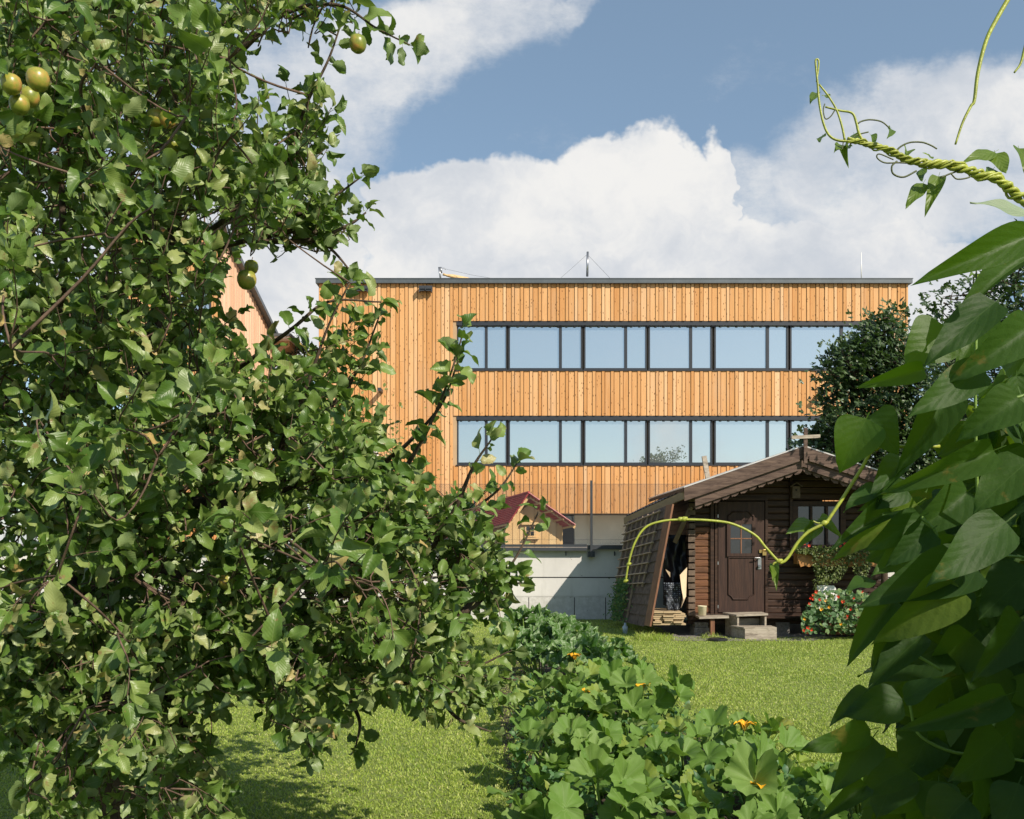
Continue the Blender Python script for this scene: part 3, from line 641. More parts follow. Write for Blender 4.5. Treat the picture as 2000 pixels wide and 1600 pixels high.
# ------------------------------------------------------------------ second building on the left
SY = 30.0
sb = empty('pale_clad_house', tuple(P(430, 1068, SY)), 'pink pale clad house with steep dark verge behind the apple tree', 'house')
c0, c1 = P(428, 1066, SY), P(532, 1066, 38.0); t0, t1 = P(428, 448, SY), P(532, 657, 38.0); fl = P(250, 1066, SY)
b = MB(); b.hexa([(fl.x, SY+.05, c0.z), (c0.x-.06, SY+.05, c0.z), (c1.x-.06, 38, c0.z), (fl.x, 38, c0.z), (fl.x, SY+.05, t0.z-.05), (c0.x-.06, SY+.05, t0.z-.05), (c1.x-.06, 38, t1.z-.05), (fl.x, 38, t1.z-.05)]); b.build('wall', 'larch_pale', sb)
b = MB(); x_ = fl.x; i = 0
while x_ < c0.x-.02: wd = .17 if i % 2 == 0 else .10; b.box(x_, min(x_+wd, c0.x), SY-(.02 if i % 2 else 0), SY+.045, c0.z, t0.z); x_ += wd+.02; i += 1
b.build('front_cladding', 'larch', sb)
b = MB(); n = 44
for i in range(n):
    a_, e_ = i/n, (i+.9)/n; q0, q1 = c0.lerp(c1, a_), c0.lerp(c1, e_); h0, h1 = t0.lerp(t1, a_), t0.lerp(t1, e_); q1.z = q0.z = c0.z; o_ = .02 if i % 2 else 0
    b.hexa([(q0.x-.05, q0.y, q0.z), (q0.x+o_, q0.y, q0.z), (q1.x+o_, q1.y, q1.z), (q1.x-.05, q1.y, q1.z), (h0.x-.05, h0.y, h0.z), (h0.x+o_, h0.y, h0.z), (h1.x+o_, h1.y, h1.z), (h1.x-.05, h1.y, h1.z)])
b.build('side_cladding', 'larch_pale', sb)
b = MB(); b.beam(t0+Vector((.1, -.3, .12)), t1+Vector((.1, .2, .02)), .28, .16); b.beam((fl.x, SY-.1, t0.z+.05), (t0.x+.1, SY-.1, t0.z+.05), .3, .14); b.build('verge', 'flashing', sb)
wn = MB(); wn.pbox(340, 412, 548, 610, SY-0.05, 0.04); wn = wn.build('window', 'frame', sb)
b = MB(); b.pbox(345, 408, 553, 605, SY-0.07, 0.018); b.build('pane', 'glass', wn)
b = MB(); b.pbox(508, 568, 651, 656, 37.0, 2.4); b.build('canopy_roof', 'flashing', sb)
b = MB(); b.pbox(512, 566, 656.3, 661, 37.1, 2.2); b.build('canopy_soffit', 'white', sb)
b = MB(); b.prism([P(518, 662, 37.6), P(565, 662, 37.6), P(566, 676, 37.6), P(518, 705, 37.6)], (0, 1.5, 0)); b.build('canopy_cheek', 'soffit', sb)

# ------------------------------------------------------------------ playhouse
ph = empty('playhouse', tuple(P(1040, 1066, 21.5)), 'small pine playhouse with ribbed red roof behind the mesh fence', 'playhouse')
GY = 21.6
wl, wr = 987, 1099
b = MB(); b.prism([P(wl, 1069, GY+.03), P(wr, 1069, GY+.03), P(wr, 1030, GY+.03), P(1040, 981, GY+.03), P(wl, 1026, GY+.03)], (-0.3, 2.1, 0)); b.build('wall', 'spruce', ph)
b = MB(); x_ = wl*1.0
while x_ < wr-1:
    xe = min(x_+14.3, wr)
    ta = np.interp(x_, [wl, 1040, wr], [1024, 979, 1026]); te = np.interp(xe-1, [wl, 1040, wr], [1024, 979, 1026])
    pts = [P(x_, 1069, GY), P(xe-1.0, 1069, GY), P(xe-1.0, te, GY)]
    if x_ < 1040 < xe: pts.append(P(1040, 979, GY))
    pts.append(P(x_, ta, GY)); b.prism(pts, (0, 0.025, 0)); x_ += 14.3
b.build('gable_boards', 'spruce', ph)
b = MB()
for k in range(9):
    a_ = P(wl, 1069, GY+0.1).lerp(P(912, 1068, GY+2.3), k/9); c_ = P(wl, 1069, GY+0.1).lerp(P(912, 1068, GY+2.3), (k+.88)/9)
    b.slab([a_, c_, c_+Vector((0, 0, .47-.015*k)), a_+Vector((0, 0, .47-.015*k))], (0.02, 0.03, 0))
b.build('side_boards', 'spruce', ph)
ap, le, re_ = P(1033, 962.5, GY-0.35), P(994, 1021, GY-0.35), P(1124, 1025, GY-0.35)
apb, leb = P(850, 1013, GY+3.2), P(810, 1066, GY+3.2)
reb = re_+(apb-ap)
def ribbed(name, a, bb, c, d, n, hgt):   # a ridge front, bb ridge back, c eave back, d eave front ; ribs run front->back
    m_ = MB(); nv = (d-a).cross(bb-a).normalized()
    if nv.z < 0: nv = -nv
    v = []; 
    for k in range(n*4+1):
        t_ = k/(n*4); h = (0, 1, 1, 0)[k % 4]*hgt
        v += [a.lerp(d, t_)+nv*h, bb.lerp(c, t_)+nv*h]
    m_.add(v, [(2*k, 2*k+1, 2*k+3, 2*k+2) for k in range(n*4)])
    m_.add([p-nv*0.02 for p in v], [(2*k+2, 2*k+3, 2*k+1, 2*k) for k in range(n*4)])
    return m_.build(name, 'red_roof', ph)
ribbed('roof_slope', ap, apb, leb, le, 14, 0.022); ribbed('roof_slope', ap, apb, reb, re_, 14, 0.022)
b = MB(); b.tube([ap+Vector((0, -.02, .01)), apb], 0.03, 6); b.tube([ap, le], 0.016, 5); b.tube([ap, re_], 0.016, 5); b.build('ridge_cap', 'red_roof', ph)
b = MB()
for (q0, q1) in ((ap, le), (ap, re_)):
    b.beam(q0+Vector((0, .1, -.07)), q1+Vector((0, .1, -.06)), 0.03, 0.07)
    for t_ in (0.25, 0.5, 0.75, 0.97): s_ = q0.lerp(q1, t_)+Vector((0, .02, -.05)); b.beam(s_, s_+(apb-ap)*0.3, 0.03, 0.04)
b.build('rafter', 'spruce', ph)
wn = MB(); wn.pbox(1025, 1047, 1027, 1049, GY-.05, .04); wn = wn.build('window', 'spruce', ph)
for ax in (1028.5, 1036.5):
    for ay_ in (1028.5, 1038): b = MB(); b.pbox(ax, ax+6.5, ay_, ay_+8, GY-.06, .012); b.build('pane', 'shed_glass', wn)
b = MB(); b.pbox(1019, 1052, 1020, 1025, GY-.10, .09); b.build('lintel', 'spruce', ph)
b = MB(); b.pbox(1023, 1053, 1050, 1053, GY-.10, .09); b.build('sill', 'spruce', ph)

# ------------------------------------------------------------------ garden shed
HYF = 16.0   # front wall plane
shed = empty('garden_shed', tuple(P(1535, 1240, HYF)), 'dark brown log garden shed with scalloped bargeboards and overhanging gable', 'shed')
RYF = 15.2
apx = P(1570, 876, RYF); lev = P(1336, 957, RYF); rev = P(1806, 953, RYF)
def roof_y(px, Y=HYF, off=0):   # pixel y of the roof underside at the wall plane
    X = (px-CX)/F*Y
    z = np.interp(X, [lev.x, apx.x, rev.x], [lev.z, apx.z, rev.z])-0.10
    return HY-(z-EYE)/Y*F
wlp, wrp = 1357, 1720
b = MB(); y_ = 1198.0; hh = 13.0; r2 = random.Random(5)
left = MB()
openings = [(1388, 1500, 976, 1205), (1548, 1652, 978, 1070)]
k = 0
while y_ > 880:
    yt = y_-hh
    # clip under roof
    xs = [x_ for x_ in range(wlp, wrp+1, 3) if roof_y(x_) < yt-1]
    if not xs: break
    xa, xb = xs[0], xs[-1]
    segs = [(xa, xb)]
    for (ox0, ox1, oy0, oy1) in openings:
        if oy0 < (y_+yt)/2 < oy1:
            ns = []
            for (s0, s1) in segs:
                if ox0 > s0: ns.append((s0, min(s1, ox0)))
                if ox1 < s1: ns.append((max(s0, ox1), s1))
            segs = [s_ for s_ in ns if s_[1]-s_[0] > 2]
    for (s0, s1) in segs:
        a_, c_ = P(s0, y_, HYF), P(s1, yt, HYF)
        pr = [(0.012, 0.0), (0.0, 0.02), (0.0, (c_.z-a_.z)-0.02), (0.012, (c_.z-a_.z)-0.004)]
        poly = [Vector((a_.x, HYF+dy, a_.z+dz)) for dy, dz in pr]+[Vector((a_.x, HYF+0.09, a_.z+(c_.z-a_.z)-0.004)), Vector((a_.x, HYF+0.09, a_.z))]
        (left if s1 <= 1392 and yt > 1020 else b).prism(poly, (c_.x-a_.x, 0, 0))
    y_ = yt; k += 1
b.build('front_wall', 'log', shed); left.build('sun_toned_wall_logs', 'log_sun_tone', shed)  # logs left of the door get the copy with sunlight in its colour
wx_l, wx_r = P(wlp, 0, HYF).x, P(wrp, 0, HYF).x; wz0 = P(0, 1203, HYF).z; wz1 = P(0, 975, HYF).z
b = MB(); z_ = wz0
while z_ < lev.z-0.15:
    b.box(wx_l-0.09, wx_l-0.005, HYF+0.10, 18.8, z_, z_+0.109); b.box(wx_r-0.09, wx_r, HYF+0.10, 18.8, z_, z_+0.109); z_ += 0.1156
b.box(wx_l, wx_r-0.1, 18.7, 18.8, wz0, lev.z+0.1); b.box(wx_l, wx_r-0.1, HYF+0.12, 18.6, wz0, wz0+0.05)
b.build('side_wall', 'log', shed)
b = MB(); z_ = wz0
while z_ < lev.z-0.1: b.box(wx_l-0.12-r2.uniform(0, .015), wx_l-0.012, HYF-0.10-r2.uniform(0, .02), HYF+0.095, z_+0.012, z_+0.100); z_ += 0.1156
b.build('corner_log_end', 'endgrain', shed)
# roof
b = MB()
for q0, q1 in ((apx, lev), (apx, rev)):
    d = (q1-q0); b.slab([q0+Vector((0, 0, .035)), q1+Vector((0, 0, .035)), q1+Vector((0, 4.0, .035)), q0+Vector((0, 4.0, .035))], (0, 0, 0.02))
b.build('roof_sheet', 'zinc', shed)
b = MB()
for q0, q1 in ((apx, lev), (apx, rev)): b.slab([q0+Vector((0, .06, -.03)), q1+Vector((0, .06, -.03)), q1+Vector((0, 3.9, -.03)), q0+Vector((0, 3.9, -.03))], (0, 0, 0.06))
b.build('roof_deck', 'log', shed)
def barge(q0, q1, o0, o1, yoff, th, mat, trim0=0.0):
    m_ = MB(); a_ = q0.lerp(q1, trim0); m_.slab([a_+Vector((0, yoff, -o1)), q1+Vector((0, yoff, -o1)), q1+Vector((0, yoff, -o0)), a_+Vector((0, yoff, -o0))], (0, th, 0)); return m_.build('bargeboard', mat, shed)
for q0, q1 in ((apx, lev), (apx, rev)):
    e1 = q0.lerp(q1, 0.905)
    barge(q0, q1, -0.03, 0.155, -0.02, 0.03, 'barge'); barge(q0, q1, 0.10, 0.185, -0.035, 0.012, 'barge', 0.04)
    barge(q0, e1, 0.165, 0.30, 0.02, 0.03, 'barge'); barge(q0, e1, 0.25, 0.335, 0.008, 0.011, 'barge', 0.04)
    m_ = MB(); n = 12
    for i in range(n):
        a_ = q0.lerp(e1, i/n+0.002); c_ = q0.lerp(e1, (i+1)/n-0.002)
        pts = [a_+Vector((0, .055, -.30)), a_+Vector((0, .055, -.345))]
        for s_ in range(1, 8): t_ = s_/8; pts.append(a_.lerp(c_, t_)+Vector((0, .055, -.355-0.045*math.sin(math.pi*t_)-(0.02 if s_ == 7 else 0))))
        pts += [c_+Vector((0, .055, -.345)), c_+Vector((0, .055, -.30))]
        m_.prism(pts, (0, .018, 0))
    m_.build('scalloped_trim', 'barge', shed)
# ridge cross
b = MB(); b.beam(P(1573, 905, RYF-.07), P(1573.5, 836, RYF-.07), 0.055, 0.04, (0, 1, 0)); b.build('ridge_post', 'barge', shed)
b = MB(); b.beam(P(1546, 854.5, RYF-.10), P(1602, 852, RYF-.10), 0.02, 0.055, (0, 0, 1)); b.build('ridge_crossbar', 'grey_wood', shed)
# floor beam, foundations
b = MB(); b.pbox(1345, 1725, 1198, 1211, HYF-0.03, 0.13); b.pbox(1385, 1715, 1204, 1208, HYF-.16, .12); b.pbox(1344, 1725, 1212, 1219, HYF+.05, .1); b.build('floor_beam', 'log', shed)
for q in ((1356, 1385, 1226, 1245, HYF-.12, .4), (1358, 1383, 1216, 1225, HYF-.1, .35), (1516, 1542, 1216, 1241, HYF, .3), (1690, 1715, 1216, 1240, HYF, .3)): b = MB(); b.pbox(*q); b.build('foundation_block', 'gravel', shed)
# door
door = empty('x', (0, 0, 0), None, None) if False else None
b = MB(); b.pbox(1403, 1493, 980, 1196, HYF-.02, .05)
door = b.build('door', 'door', shed)
def mould(path, closed, r_, mat, par, Y, name='moulding'):
    m_ = MB(); pts = [P(x_, y_, Y) for x_, y_ in path]; m_.tube(pts+([pts[0]] if closed else []), r_, 5, False); return m_.build(name, mat, par, True)
mould([(1422.5, 1018), (1422.5, 1007), (1426, 1005.5), (1430, 1000), (1463, 1000), (1467, 1005.5), (1472, 1008), (1472, 1018)], False, 0.012, 'door', door, HYF-.03)
mould([(1423, 1089), (1423, 1161), (1428, 1164), (1432, 1170.5), (1461, 1170.5), (1466, 1164), (1473, 1161), (1473, 1089), (1423, 1089)], False, 0.012, 'door', door, HYF-.03)
wn = MB()
for q in ((1420, 1476, 1017, 1024), (1420, 1476, 1081, 1087), (1420, 1427, 1024, 1081), (1469, 1476, 1024, 1081)): wn.pbox(*q, HYF-.05, .045)
wn = wn.build('door_window', 'door', door)
b = MB(); b.pbox(1427, 1469, 1024, 1081, HYF-.026, .004); b.build('pane', 'shed_glass', wn) if False else b.build('door_pane', 'shed_glass', door)
b = MB(); b.pbox(1446.7, 1448.8, 1024, 1081, HYF-.04, .012); b.pbox(1427, 1469, 1051, 1053, HYF-.043, .012); b.build('glazing_bar', 'red_plank', door)
b = MB(); b.tube([P(1484, 1090, HYF-.03), P(1484, 1090, HYF-.09), P(1474, 1090, HYF-.10)], 0.011, 8); b.pbox(1480.5, 1487, 1089, 1112, HYF-.028, .007); b.tube([P(1484, 1106, HYF-.02), P(1484, 1106, HYF-.07)], 0.025, 8); b.build('handle', 'steel', door, False)
b = MB(); b.pbox(1483, 1495, 1074, 1080, HYF-.04, .015); b.tube(spline([P(1491, 1078, HYF-.05), P(1490, 1074, HYF-.06), P(1495, 1074, HYF-.06), P(1495, 1078, HYF-.05)]), .006, 5); b.pbox(1489.5, 1497, 1078, 1085, HYF-.07, .03); b.build('padlock', 'brass', door)
b = MB()
for q in ((1388, 1394.5, 978, 1200), (1396.5, 1401.5, 978, 1200), (1495, 1500, 978, 1200), (1388, 1500, 972, 977.5)): b.pbox(*q, HYF-.04, .09)
b.build('door_frame', 'log', shed)
for y_ in (1008, 1100, 1185): b = MB(); b.pbox(1401.7, 1403.4, y_-3, y_+3, HYF-.035, .02); b.build('hinge', 'steel', shed)
# window
wn = MB()
for q in ((1549, 1652, 979, 989), (1549, 1652, 1064, 1070), (1549, 1559, 989, 1064), (1642, 1652, 989, 1064), (1583, 1587, 989, 1064), (1613, 1617.5, 989, 1064)): wn.pbox(*q, HYF-.05, .10)
wn = wn.build('window', 'log', shed)
for q in ((1559, 1583), (1587, 1613), (1617.5, 1642)): b = MB(); b.pbox(q[0], q[1], 989, 1064, HYF+.0, .01); b.build('pane', 'shed_glass', wn)
b = MB(); b.pbox(1543, 1548.5, 925, 1070, HYF-.045, .04); b.build('wall_batten', 'log', shed)
# lean-to
A_, B_ = P(1343, 957, 15.35), P(1222, 1011, 18.3); Ab, Bb = Vector((wx_l, 18.6, A_.z+.02)), Vector((B_.x+.1, 18.75, B_.z+.05))
lt = MB(); n = 40; v = []
for k in range(n+1):
    t_ = k/n; h = 0.02*math.sin(k*math.pi)*0+(0.02 if k % 2 else 0); v += [A_.lerp(B_, t_)+Vector((0, 0, h+.02)), Vector((wx_l+.05, 16+2.6*t_, A_.z+.12+h)) if False else Ab.lerp(Ab, t_)+Vector((0, 0, h+.06))]
lt.add(v, [(2*k, 2*k+2, 2*k+3, 2*k+1) for k in range(n)])
lt.add([p+Vector((0, 0, -.02)) for p in v], [(2*k+1, 2*k+3, 2*k+2, 2*k) for k in range(n)])
leanto = lt.build('lean_to_roof', 'metal_dark', shed)
b = MB(); b.beam(A_+Vector((-.02, -.04, -.07)), B_+Vector((-.03, -.05, -.07)), 0.03, 0.13); b.build('lean_to_fascia', 'fascia', shed)
b = MB(); b.beam(P(1350, 990, 15.9), P(1318, 1060, 16.1), .04, .07); b.build('brace', 'fascia', shed)
# shingled side panel with trellis
TR, TL, BL, BR = P(1306, 988, 15.55), P(1227, 1020, 18.0), P(1197, 1207, 18.0), P(1263, 1222, 15.55)
nrm = (BR-TR).cross(TL-TR).normalized()
if nrm.x > 0: nrm = -nrm
def PP(u, v_, o_=0.0): return TR.lerp(TL, u).lerp(BR.lerp(BL, u), v_)+nrm*o_
b = MB(); b.slab([PP(0, 0), PP(1, 0), PP(1, 1), PP(0, 1)], -nrm*0.03); b.build('side_panel', 'log', shed)
b = MB(); r2 = random.Random(9)
for k in range(11):
    va, vb = k/11-0.004, (k+1)/11+0.012
    for j in range(5):
        ua, ub = j/5+0.003, (j+1)/5-0.003
        b.slab([PP(ua, va, .006), PP(ub, va, .006), PP(ub, vb, .03+r2.uniform(0, .008)), PP(ua, vb, .03+r2.uniform(0, .008))], nrm*0.012)
b.build('shingles', 'shingle', shed)
b = MB(); b.slab([PP(0.0, 0, .045), PP(0.0, 1, .045), PP(-0.09, 1.0, .01), PP(-0.09, 0, .01)], -nrm*0.03); b.build('edge_plank', 'red_plank', shed)
tre = empty('trellis', tuple(BL), 'weathered wooden trellis fixed over the brown shingled lean-to side', 'trellis')
b = MB()
for k in range(8): v_ = 0.04+k*0.087; b.beam(PP(-.0+0.07+0.012*k, v_, .075), PP(1.0, v_+0.01, .075), .02, .035, nrm)
b.build('slat', 'grey_wood_v', tre)
b = MB()
for j in range(7): u = 0.15+j*0.13; b.beam(PP(u-.03, 0.02, .06), PP(u+.03+0.02, 0.68, .06), .018, .030, nrm)
for u in (0.45, 0.66): b.beam(PP(u, 0.6, .06), PP(u+.02, 1.0, .06), .018, .03, nrm)
b.beam(PP(.45, .8, .07), PP(.62, .8, .07), .018, .03, nrm); b.beam(PP(.45, .9, .07), PP(.62, .9, .07), .018, .03, nrm)
b.build('upright', 'grey_wood_v', tre)
# contents of the lean-to
def cloth(name, mat, px0, px1, py0, py1, Y, amp, label, cat, sd, par=None, n=14, squeeze=0.0):
    r3 = random.Random(sd); ph_ = [r3.uniform(0, 6) for _ in range(6)]; v = []
    for i in range(n+1):
        for j in range(n+1):
            s_, t_ = i/n, j/n; xx = px0+(px1-px0)*(0.5+(s_-0.5)*(1-squeeze*t_)); p = P(xx, py0+(py1-py0)*t_, Y)
            p.y += amp*(math.sin(s_*9+ph_[0]+t_*3)+0.6*math.sin(t_*13+ph_[1]+s_*5)+0.4*math.sin((s_-t_)*21+ph_[2])); v.append(p)
    f = [(i*(n+1)+j, i*(n+1)+j+1, (i+1)*(n+1)+j+1, (i+1)*(n+1)+j) for i in range(n) for j in range(n)]
    o = mk(name, v, f, mat, par, True); md = o.modifiers.new('t', 'SOLIDIFY'); md.thickness = 0.01
    return tag(o, label, cat)
cloth('plastic_sheet', 'tarp', 1298, 1340, 1045, 1165, 16.3, .05, 'crumpled black plastic sheet hanging in the open lean-to', 'plastic sheet', 2)
mt = cloth('rolled_mat', 'mat', 1295, 1334, 1138, 1192, 15.85, .03, 'dark dotted rubber mat standing curled beside the plank stack', 'mat', 4, squeeze=.35)
b = MB(); b.prism([P(1342, 1108, 15.8), P(1328, 1123, 15.75), P(1331, 1150, 15.72), P(1335, 1172, 15.75), P(1330, 1188, 15.8), P(1340, 1165, 15.85)], (0, 0.02, 0)); b.build('mat_backing', 'mat_back', mt)
b = MB(); b.prism([P(1300, 1112, 15.9), P(1309, 1118, 15.9), P(1309, 1128, 15.92), P(1302, 1116, 15.9)], (0, 0.02, 0)); b.build('mat_corner', 'mat_back', mt)
r2 = random.Random(21); first = None
for row in range(7):
    for c_ in range(3):
        xa = 1277+c_*20+r2.uniform(-2, 3)-row*.2; ya = 1221-row*3.9
        w_ = r2.uniform(17, 24); b = MB(); b.pbox(xa, min(xa+w_, 1340), ya-3.0, ya, 15.62+r2.uniform(0, .10)+c_*.004, 0.9); pl = b.build('plank', 'plank')
        tag(pl, 'pale board in the %s layer of the wood stack, %s' % (('bottom', 'second', 'third', 'fourth', 'fifth', 'sixth', 'top')[row], ('nearest the slanting plank', 'middle one', 'nearest the log corner')[c_]), 'plank', 'boards stacked under the lean-to')
# steps
st = empty('door_steps', tuple(P(1470, 1250, 15.4)), 'weathered two tier wooden step box in front of the shed door', 'steps')
def ppoly(b, pts, Y, d): b.prism([P(x_, y_, Y) for x_, y_ in pts], (0, d, 0))
ty = 15.55
b = MB(); a_ = P(1440, 1226, ty); c_ = P(1497, 1204, ty)
tx0, tx1, tz = a_.x, c_.x, c_.z
b.slab([(tx0-.02, ty-.03, tz), (tx1+.02, ty-.03, tz+.02), (tx1+.02, ty+.38, tz+.02), (tx0-.16, ty+.38, tz+.01)], (0, 0, .03)); b.build('upper_tread', 'grey_wood', st)
b = MB()
b.slab([(tx0, ty, 0.0), (tx0+.03, ty, 0.0), (tx0-.09, ty+.36, 0.0), (tx0-.12, ty+.36, 0.0)], (0, 0, tz-.003)); b.box(tx1-.03, tx1, ty, ty+.36, 0.0, tz-.003)
b.box(tx0+.04, tx1-.04, ty+.30, ty+.33, .01, tz-.01); b.build('side_board', 'grey_wood', st)
ly = 15.2; zl = P(0, 1228, ly).z; lx0, lx1 = P(1455, 0, ly).x, P(1517, 0, ly).x
b = MB(); b.slab([(lx0-.02, ly, zl), (lx1, ly, zl), (lx1, ly+.34, zl), (lx0-.16, ly+.34, zl)], (0, 0, .022)); b.build('lower_tread', 'grey_wood', st)
b = MB(); b.slab([(lx0, ly-.002, 0), (lx1, ly-.002, 0), (lx1, ly-.002, zl-.002), (lx0, ly-.002, zl-.002)], (0, .03, 0)); b.slab([(lx0, ly+.031, 0), (lx0-.14, ly+.34, 0), (lx0-.14, ly+.34, zl-.002), (lx0, ly+.031, zl-.002)], (.02, 0, 0)); b.build('front_board', 'grey_wood', st)
# shelf bench, bucket
bn = empty('plank_bench', tuple(P(1392, 1241, 15.6)), 'narrow plank bench against the shed left of the door', 'bench')
b = MB(); b.slab([P(1366, 1209, 15.5), P(1424, 1207.5, 15.5), P(1424, 1204, 15.95), P(1358, 1205, 15.95)], (0, 0, .03)); b.build('seat', 'grey_wood', bn)
b = MB(); b.pbox(1388, 1396, 1210, 1241, 15.55, .08); b.build('leg', 'red_plank', bn)
b = MB(); c_ = P(1371.5, 1205, 15.7); c_.z = P(0, 1207, 15.5).z+.03
b.lathe(c_, [(0.0, 0), (.066, 0.0), (.076, .15), (.080, .152), (.080, .160), (.072, .160), (.062, .01), (0, .01)], 24); tag(b.build('bucket', 'cream', smooth=True), 'cream plastic bucket standing on the plank bench', 'bucket')
b = MB(); c_ = P(1402, 1252, 15.0); c_.z = .012; b.lathe(c_, [(0, 0), (.16, 0), (.16, .025), (.12, .035), (0, .03)], 18); tag(b.build('stone_slab', 'tarp', smooth=False), 'flat dark slab lying in the grass before the bench', 'slab')
# birdhouse
bh = empty('birdhouse', tuple(P(1555, 972, 15.9)), 'small dark wooden birdhouse hung under the shed gable', 'birdhouse')
b = MB(); b.pbox(1548, 1563, 950, 973, 15.86, .13); b.build('box', 'endgrain', bh)
b = MB(); b.slab([P(1544, 952, 15.80), P(1556, 944, 15.80), P(1556, 944, 16.0), P(1544, 952, 16.0)], (0, 0, .02)); b.slab([P(1556.3, 944, 15.80), P(1568, 952, 15.80), P(1568, 952, 16.0), P(1556.3, 944, 16.0)], (0, 0, .02)); b.build('roof', 'endgrain', bh)
b = MB(); b.tube([P(1555.5, 957, 15.858), P(1555.5, 957, 15.85)], .017, 10); b.build('entrance_hole', 'mould', bh)
# stake behind the roof
b = MB(); b.beam(P(1385, 950, 17.4), P(1375, 891, 17.4), .085, .07, (0, 1, 0)); tag(b.build('wooden_stake', 'grey_wood'), 'pale square wooden stake leaning above the shed roof edge', 'stake')
# flower box and trailing plant
fb_ = empty('window_box', tuple(P(1620, 1100, 15.7)), 'varnished wooden window box with trailing plants under the shed window', 'window box')
b = MB(); pts = [(1557, 1079)]+[(1557+i*3.2, 1079+(1.5 if i % 2 else -.5)) for i in range(1, 50)]+[(1716, 1080), (1716, 1100), (1562, 1102), (1557, 1099)]
b.prism([P(x_, y_, 15.72) for x_, y_ in pts], (0, .02, 0)); b.pbox(1557, 1716, 1080, 1102, 15.745, .2); b.build('trough', 'box_wood', fb_)
b = MB(); b.prism([P(1556+i*3.4, 1088+(2.2*math.sin(i*1.3)), 15.70) for i in range(48)]+[P(1716, 1105, 15.70)]+[P(1716-i*8, 1106+(1.5 if i % 2 else -1), 15.70) for i in range(20)], (0, .015, 0)); b.build('scalloped_front', 'box_wood', fb_)
tl = Leaves(SMALL)
for i in range(2600):
    px = rnd.uniform(1555, 1700)
    bot = np.interp(px, [1555, 1588, 1592, 1610, 1640, 1655, 1665, 1670, 1690, 1700], [1078, 1082, 1135, 1142, 1132, 1110, 1095, 1128, 1128, 1100])
    py = rnd.uniform(1066 if px > 1588 else 1071, bot); Y = 15.68-rnd.uniform(-.05, .10)*(1+(py-1066)/60)
    tl.add(P(px, py, Y), Vector((rnd.uniform(-1, 1), -.4, rnd.uniform(-1.2, .4))), Vector((.3, -.7, .6))+rv(.5), rnd.uniform(.028, .05), None, 1.5)
for i in range(60):
    px, py = rnd.gauss(1592+rnd.random()*6, 5), rnd.uniform(1130, 1160); tl.add(P(px, py, 15.6), rv(1)+Vector((0, 0, -1)), Vector((0, -1, .5))+rv(.4), .04)
tl.build('trailing_foliage', 'trail_leaf', fb_)
b = MB()
for px, py in ((1568, 1053), (1571, 1062), (1580, 1066), (1649, 1062), (1653, 1069), (1641, 1067)):
    c_ = P(px, py, 15.62)
    for k in range(5): a_ = k*1.257; b.add([c_, c_+Vector((.022*math.cos(a_), -.01, .022*math.sin(a_))), c_+Vector((.026*math.cos(a_+.5), -.012, .026*math.sin(a_+.5))), c_+Vector((.022*math.cos(a_+1), -.01, .022*math.sin(a_+1)))], [(0, 1, 2, 3)])
b.build('blossom', 'red_petal', fb_)
# white chair back
b = MB(); pts = [(1596, 1143), (1629, 1144), (1632, 1148), (1638, 1168), (1640, 1190), (1600, 1190), (1598, 1160)]
b.prism([P(x_, y_, 15.75) for x_, y_ in pts], (0, .03, 0)); b = b.build('garden_chair', 'white'); tag(b, 'white plastic chair back standing among the red nasturtiums', 'chair')
# nasturtiums
na = empty('nasturtium_bush', tuple(P(1645, 1243, 15.35)), 'nasturtium clump with red and yellow blooms at the shed corner', 'flowering plant')
nl = Leaves(ROUND); nst = MB()
for i in range(620):
    px = rnd.uniform(1566, 1722); top = np.interp(px, [1566, 1590, 1640, 1700, 1722], [1205, 1160, 1150, 1160, 1185]); py = rnd.uniform(top, np.interp(px, [1566, 1600, 1722], [1235, 1240, 1232]))
    Y = rnd.uniform(15.0, 15.6); nl.add(P(px, py, Y), Vector((rnd.gauss(0, 1), rnd.gauss(0, .4), rnd.gauss(.3, .5))), Vector((.4, -.9, .9))+rv(.35), rnd.uniform(.05, .11))
nl.build('foliage', 'nast_leaf', na)
reds = [(1594, 1156), (1588, 1162), (1583, 1168), (1601, 1171), (1581, 1179), (1588, 1170), (1637, 1165), (1684, 1156), (1667, 1168), (1708, 1172), (1686, 1179), (1661, 1190), (1646, 1175), (1570, 1231), (1578, 1226), (1585, 1230), (1577, 1236), (1700, 1198), (1655, 1203)]
yels = [(1612, 1173), (1619, 1186), (1697, 1191), (1571, 1209), (1642, 1219), (1690, 1215), (1604, 1190)]
for lst, mt_ in ((reds, 'red_petal'), (yels, 'yellow_petal')):
    for px, py in lst:
        c_ = P(px, py, 14.98); b = MB(); r_ = rnd.uniform(.018, .028)
        for k in range(5):
            a_ = k*1.257+rnd.random(); b.add([c_+Vector((0, .02, 0)), c_+Vector((r_*math.cos(a_), -.01, r_*math.sin(a_))), c_+Vector((r_*1.2*math.cos(a_+.45), -.016, r_*1.2*math.sin(a_+.45))), c_+Vector((r_*math.cos(a_+.95), -.01, r_*math.sin(a_+.95)))], [(0, 1, 2, 3)])
        b.build('bloom', mt_, na)
b = MB(); b.pbox(1615, 1730, 1205, 1240, 15.62, .3); tag(b.build('planter_trough', 'terracotta'), 'brown planter trough half hidden under the nasturtiums', 'planter')
